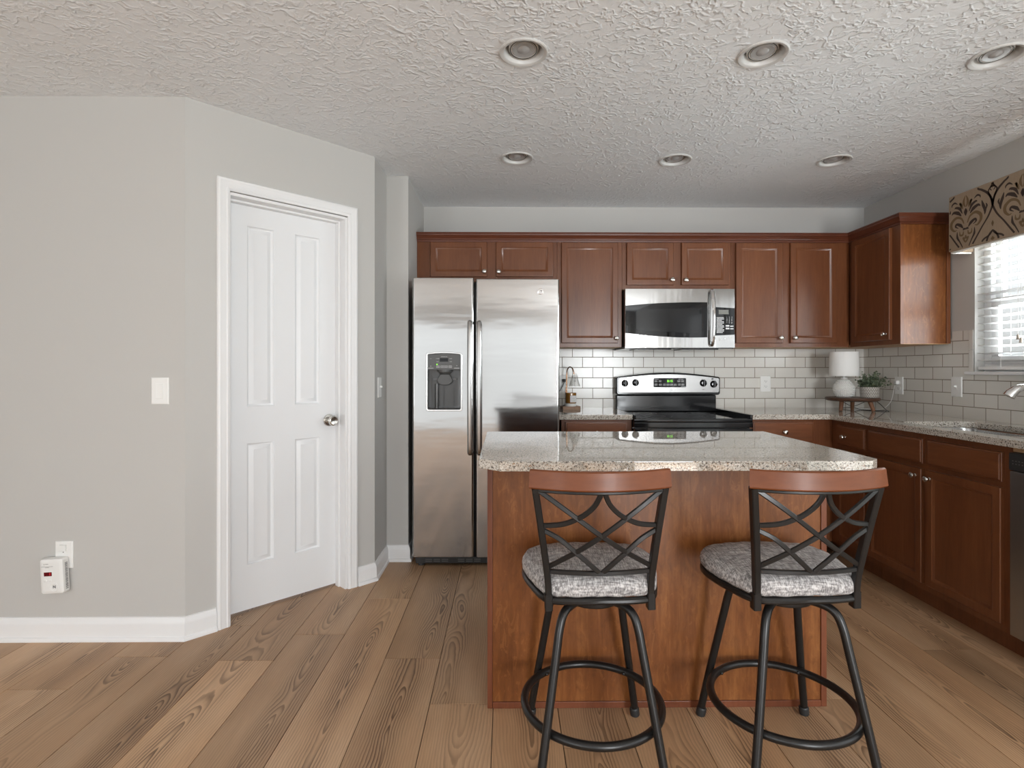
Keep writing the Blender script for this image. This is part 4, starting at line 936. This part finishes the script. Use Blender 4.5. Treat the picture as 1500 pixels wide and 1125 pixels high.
for kk in range(-1, 5):
    ax = -3.045+.340*kk
    for mir in (0, 1):
        R_ = lambda p, wd, mi: ribbon(p, wd, mi, mir, ax)
        R_([(295, 540), (280, 455), (240, 385), (180, 330), (140, 300), (165, 250), (120, 190), (60, 130), (30, 60), (0, 0)], [22, 24, 18, 20, 14], DK)
        R_([(295, 540), (250, 640), (180, 740), (110, 850), (50, 940), (0, 1010)], [22, 16, 18, 16], DK)
        R_([(295, 540), (310, 460), (340, 370), (295, 330), (265, 345), (285, 375)], [14, 14, 12, 8], DK)
        R_([(4, 325), (20, 370), (22, 410), (4, 455)], [4, 22, 26, 6], TN)
        R_([(35, 470), (45, 430), (68, 390), (60, 410), (50, 460)], [6, 26, 20, 24, 6], TN)
        R_([(40, 520), (70, 455), (115, 430), (130, 440)], [6, 30, 24, 4], DK)
        R_([(50, 545), (90, 500), (140, 480), (165, 500)], [6, 40, 30, 5], DK)
        R_([(95, 395), (130, 370), (160, 385), (165, 410)], [4, 22, 16, 4], DK)
        R_([(180, 445), (195, 500), (215, 560), (212, 610)], [6, 30, 30, 5], DK)
        R_([(225, 490), (235, 520), (225, 560)], [5, 20, 5], DK)
        R_([(0, 470), (8, 510), (0, 555)], [4, 26, 4], DK)
        R_([(20, 640), (50, 575), (110, 550), (165, 590), (170, 650), (135, 695), (105, 690)], [10, 22, 30, 34, 30, 20, 6], TN)
        R_([(30, 690), (60, 650), (105, 625), (118, 650), (85, 675)], [6, 34, 26, 18, 5], DK)
        R_([(0, 705), (22, 700), (28, 715)], [20, 22, 8], DK)
        R_([(25, 725), (35, 765), (65, 760), (70, 715)], [8, 22, 20, 4], TN)
        R_([(100, 715), (98, 780), (70, 835), (40, 900), (34, 940)], [5, 24, 14, 10, 4], DK)
        R_([(0, 775), (10, 810), (30, 800), (12, 840), (0, 860)], [10, 20, 16, 20, 5], TN)
        # small motif half a repeat over, cut by the lower hem
        R_([(295, 700), (300, 730), (295, 765)], [3, 18, 3], TN)
        R_([(295, 690+120), (330, 850), (390, 880), (440, 940)], [10, 18, 20, 10], DK)
        R_([(240, 960), (235, 900), (262, 840), (295, 800)], [16, 20, 18, 8], DK)
        R_([(295, 870), (305, 900), (330, 930), (300, 960)], [4, 26, 24, 4], TN)
        # dark half motif above
        R_([(295, 290), (300, 320), (295, 350)], [3, 14, 3], TN)
        R_([(210, 215), (255, 250), (290, 300), (270, 335)], [8, 18, 16, 6], DK)
part('valance_cover', b, [m_val, m_vdk, m_vtn], r, 'tan linen with dark brown scroll print', smooth=0)
b = B().box(VX+.004, XR-.004, VY0+.004, VY1-.004, VZ0-.0035, VZ0+.004, bev=.001); bmesh.ops.delete(b.bm, geom=b.bm.faces[:], context='FACES')
b = B(); pts = [(VX+.012, VY0+.01), (VX+.012, VY1-.01), (XR-.01, VY1-.01)]
for k in range(len(pts)-1):
    a_, c_ = Vector((*pts[k], VZ0-.004)), Vector((*pts[k+1], VZ0-.004)); n = 24
    b.tube([a_+(c_-a_)*i/n+Vector((0, 0, .0015*sin(i*2.1))) for i in range(n+1)], .006, 8)
part('lining_edge', b, m_lin, r, 'white lining showing at the lower hem')
r = root('window_blind', 'white two-inch slat blind hanging in the sink window', 'blind', (XR+.02, 2.53, WZ1))
BX = XR+.034
part('headrail', B().box(BX-.03, BX+.026, WY0+.008, WY1-.008, WZ1-.06, WZ1-.002, bev=.003), m_slat, r)
b = B(); z = 1.262
rs = random.Random(2)
while z < WZ1-.07:
    ta = radians(-10)
    n = 4; rings = []
    for y in (WY0+.010, WY1-.010):
        ring = []
        for k in range(n+1): t = (k/n-.5)*.050; ring.append(Vector((BX+t*cos(ta), y, z+t*sin(ta)+.003*(1-(2*k/n-1)**2)+.0014)))
        for k in range(n, -1, -1): t = (k/n-.5)*.050; ring.append(Vector((BX+t*cos(ta), y, z+t*sin(ta)+.003*(1-(2*k/n-1)**2)-.0014)))
        rings.append(ring)
    b.loops(rings); z += .0425
part('slats', b, m_slat, r)
part('bottom_rail', B().box(BX-.026, BX+.026, WY0+.010, WY1-.010, 1.212, 1.232, bev=.004), m_slat, r)
for y in (2.06, 2.53, 2.98):
    b = B().tube([(BX-.028, y, 1.22), (BX-.028, y, WZ1-.03)], .0012, 6); b.tube([(BX+.028, y, 1.22), (BX+.028, y, WZ1-.03)], .0012, 6); part('ladder_cord', b, m_cordw, r)
b = B().tube([(BX-.034, 2.855, 1.385), (BX-.034, 2.855, WZ1-.03)], .0012, 6); b.tube([(BX-.034, 2.872, 1.40), (BX-.034, 2.872, WZ1-.03)], .0012, 6); lc = part('lift_cord', b, m_cordw, r)
b = B().lathe([(.002, .03), (.006, .022), (.0085, 0), (0, 0)], (BX-.034, 2.855, 1.355), n=12); b.lathe([(.002, .03), (.006, .022), (.0085, 0), (0, 0)], (BX-.034, 2.872, 1.372), n=12); part('cord_tassel', b, plain('tassel', (.35, .30, .25), .5), lc)

# ================================================================== COUNTER OBJECTS
# three-legged riser, lamp, plant
r = root('wooden_riser', 'round dark wooden riser on three legs in the counter corner', 'riser', (2.42, 3.80, CT1))
RT = 1.019
part('top', B().lathe([(.150, RT-.024), (.164, RT-.018), (.167, RT-.008), (.164, RT-.001), (.160, RT), (0, RT)], (2.42, 3.80, 0), n=48), m_walnut, r, 'dark walnut top')
for a, bq in (((2.318, 3.755), (2.303, 3.742)), ((2.487, 3.715), (2.500, 3.693)), ((2.465, 3.868), (2.473, 3.882))):
    part('leg', B().tube([(*bq, CT1+.0018), (*a, RT-.02)], [.0115, .0145], 14), m_leg, r)
r = root('table_lamp', 'small table lamp with white drum shade on a knobbly white base', 'lamp', (2.378, 3.825, RT))
LC = (2.378, 3.825, RT)
prof = [(0, .0), (.040, 0), (.048, .004), (.058, .020), (.065, .042), (.0665, .060), (.063, .080), (.053, .100), (.038, .117), (.026, .127), (.021, .131), (.021, .137), (.0, .138)]
b = B().lathe(prof, LC, n=40)
for i in range(11):
    z = .012+i*.0105
    for k in range(len(prof)-1):
        if prof[k][1] <= z <= prof[k+1][1] and prof[k+1][1] > prof[k][1]: R = prof[k][0]+(prof[k+1][0]-prof[k][0])*(z-prof[k][1])/(prof[k+1][1]-prof[k][1]); break
    nb = max(10, int(2*pi*R/.0125))
    for q in range(nb):
        a = 2*pi*(q+.5*(i % 2))/nb; b.ball((LC[0]+R*cos(a), LC[1]+R*sin(a), RT+z), .0050, (1, 1, .9), 8, 6)
part('lamp_base', b, m_ceram, r, 'knobbly white ceramic base', smooth=60)
part('stem', B().lathe([(.008, .136), (.008, .20), (0, .20)], LC, n=14), m_white, r)
sh = B().lathe([(.0925, .150), (.0905, .318), (.089, .318), (.091, .150)], LC, n=56, cap0=False, cap1=False); sh.lathe([(.091, .150), (.0925, .150)], LC, n=56, cap0=False, cap1=False)
for k in range(3): a = 2*pi*k/3; sh.tube([(LC[0], LC[1], RT+.30), (LC[0]+.089*cos(a), LC[1]+.089*sin(a), RT+.30)], .0015, 6)
part('lamp_shade', sh, m_shade, r, 'white fabric drum shade')
part('bulb', B().ball((LC[0], LC[1], RT+.225), .026, (1, 1, 1.2)), m_white, r)
cp_ = crom([(2.39, 3.885, RT+.006), (2.43, 3.965, RT-.01), (2.49, 3.99, .97), (2.56, 3.96, .932), (2.62, 3.90, .930), (2.66, 3.84, .935), (2.685, 3.79, .99), (2.690, 3.765, 1.08), (2.688, 3.75, 1.125), (2.690, 3.742, 1.127)], 7)
cd_ = part('cord', B().tube(cp_, .0022, 8), m_cordw, r, 'thin white cord'); part('plug', B().box(-3.750, -3.724, 1.112, 1.137, .0085, .032, P=PRt, bev=.004), m_white, r)
# dark spare cord lying behind the riser
single('loose_cord', B().tube(crom([(2.45, 3.99, .9295), (2.53, 3.955, .945), (2.60, 3.92, .985), (2.63, 3.90, 1.0), (2.655, 3.86, .97), (2.66, 3.80, .9295), (2.62, 3.72, .9295), (2.57, 3.77, .9295), (2.52, 3.86, .9295), (2.47, 3.93, .96), (2.44, 3.95, .99)], 7), .0022, 8), m_cordk, 'thin black cord looped on the counter under the riser', 'cord')
r = root('potted_plant', 'small leafy green plant in a patterned grey pot on the riser', 'plant', (2.500, 3.738, RT))
part('pot', B().lathe([(.050, 0), (.055, .004), (.0585, .072), (.0575, .075), (.053, .074), (.052, .062), (0, .060)], (0, 0, 0), n=40), m_pot, r, 'grey zigzag patterned pot', local=True)
rp = random.Random(8); b = B(); st = B()
for q in range(80):
    a = rp.uniform(0, 2*pi); el = rp.uniform(.35, 1.5); L = rp.uniform(.055, .125)
    p0 = Vector((.02*cos(a)*rp.random(), .02*sin(a)*rp.random(), .06)); dr_ = Vector((cos(a)*cos(el)*1.15, sin(a)*cos(el)*.9, sin(el)))
    tip = p0+dr_*L+Vector((0, 0, -.012*cos(el))); (math.hypot(tip.x+.122, tip.y-.087) > .104) and st.tube([p0, (p0+tip)/2+Vector((0, 0, .006)), tip], .0009, 4)
    for j in range(9):
        t = .25+.75*j/8; c = p0+(tip-p0)*t; sd = Vector((rp.uniform(-1, 1), rp.uniform(-1, 1), rp.uniform(-.3, 1))).normalized(); ln = rp.uniform(.012, .020); wd = ln*.40
        sv = sd.cross(Vector((rp.uniform(-1, 1), rp.uniform(-1, 1), 1))).normalized(); up = sd.cross(sv)
        ce = c+sd*ln; hit = False
        for pt in (c, ce): hit = hit or math.hypot(pt.x+.122, pt.y-.087) < (.104 if pt.z > .13 else .080)
        if hit: continue
        vs_ = [b.bm.verts.new(v) for v in (c, c+sd*ln*.4+sv*wd+up*.0015, c+sd*ln*.8+sv*wd*.8, c+sd*ln, c+sd*ln*.8-sv*wd*.8, c+sd*ln*.4-sv*wd+up*.0015)]
        b.face(vs_)
part('foliage', b, m_leaf, r, 'small dark green and sage leaves', smooth=0, local=True); part('stems', st, m_leaf, r, local=True)
# candle warmer lamp on a wood block
r = root('wood_block', 'small hexagonal wood block under the candle at the counter end', 'wood block', (.462, 3.96, CT1))
hx = [(.388, 3.965), (.405, 3.915), (.490, 3.905), (.535, 3.945), (.520, 4.02), (.405, 4.03)]
b = B().poly(hx, ID, CT1, CT1+.0225, .001); o = part('block', b, m_blk, r)
WT = CT1+.0226
r = root('candle_warmer_lamp', 'copper arched candle warmer with ribbed glass shade over the jar', 'lamp', (.462, 3.96, WT))
part('base_plate', B().lathe([(0, 0), (.041, 0), (.042, .003), (.042, .0185), (.040, .021), (0, .021)], (.463, 3.955, WT), n=40), m_ceram, r, 'white round base')
arm = crom([(.440, 4.000, WT), (.440, 4.000, 1.05), (.441, 3.998, 1.18), (.446, 3.990, 1.214), (.460, 3.975, 1.232), (.478, 3.958, 1.222), (.486, 3.950, 1.196), (.487, 3.949, 1.180)], 6)
part('arm', B().tube(arm, .0042, 12), m_copper, r, 'copper hooked arm'); part('arm', B().tube([(.431, 4.003, WT), (.431, 4.003, 1.085)], .0025, 8), m_copper, r)
b = B(); n = 48; rings = []
for R, z in ((.010, 1.186), (.014, 1.184), (.020, 1.165), (.029, 1.128), (.038, 1.098), (.041, 1.093), (.0385, 1.093), (.0275, 1.128), (.0185, 1.164), (.0, 1.180)):
    rings.append([Vector((.492+R*(1+.05*cos(12*2*pi*k/n))*cos(2*pi*k/n), 3.946+R*(1+.05*cos(12*2*pi*k/n))*sin(2*pi*k/n), z)) for k in range(n)])
part('shade', b.loops(rings), m_cglass, r, 'ribbed clear glass shade'); part('bulb', B().ball((.492, 3.946, 1.140), .013, (1, 1, 1.5)), m_cglass, r)
part('cord', B().tube(crom([(.421, 3.962, WT+.008), (.400, 3.99, .945), (.372, 4.04, .96), (.372, 4.07, 1.02), (.402, 4.085, 1.06), (.428, 4.082, 1.11), (.432, 4.085, 1.128)], 7), .0024, 8), m_cordk, r, 'black cord'); part('plug', B().box(.420, .444, 1.120, 1.142, .0085, .030, P=PB, bev=.003), m_cordk, r, 'black plug')
JT = WT+.0211
r = root('candle_jar', 'amber glass candle jar with a white label under the warmer shade', 'candle', (.466, 3.950, JT))
part('jar', B().lathe([(.0, 0), (.037, 0), (.0395, .003), (.0395, .073), (.0385, .075), (.037, .073), (.036, .060), (0, .058)], (.466, 3.950, JT), n=40), m_amber, r)
b = B(); n = 10; lb = [[Vector((.466+.0400*sin(a), 3.950-.0400*cos(a), JT+z)) for a in [radians(-14+k*9.2) for k in range(n)]] for z in (.008, .056)]
b.loops(lb, close=False, cap0=False, cap1=False); jl = part('label', b, m_label, r, 'plain white paper label')
b = B()
for z, hw_ in ((.045, 4), (.036, 7), (.031, 5), (.018, 6)):
    for q in range(-hw_, hw_): a = radians(26+q*2.6); a2 = a+radians(1.7); b.face([b.bm.verts.new((.466+.0403*sin(t), 3.950-.0403*cos(t), JT+zz)) for t, zz in ((a, z), (a2, z), (a2, z+.0015), (a, z+.0015))])
part('lettering', b, m_ink, jl)

# ================================================================== OUTSIDE THE SINK WINDOW
structure('ground', B().box(3.2, 30, -15, 25, -.7, -.6), m_lawn, 'lawn outside the window')
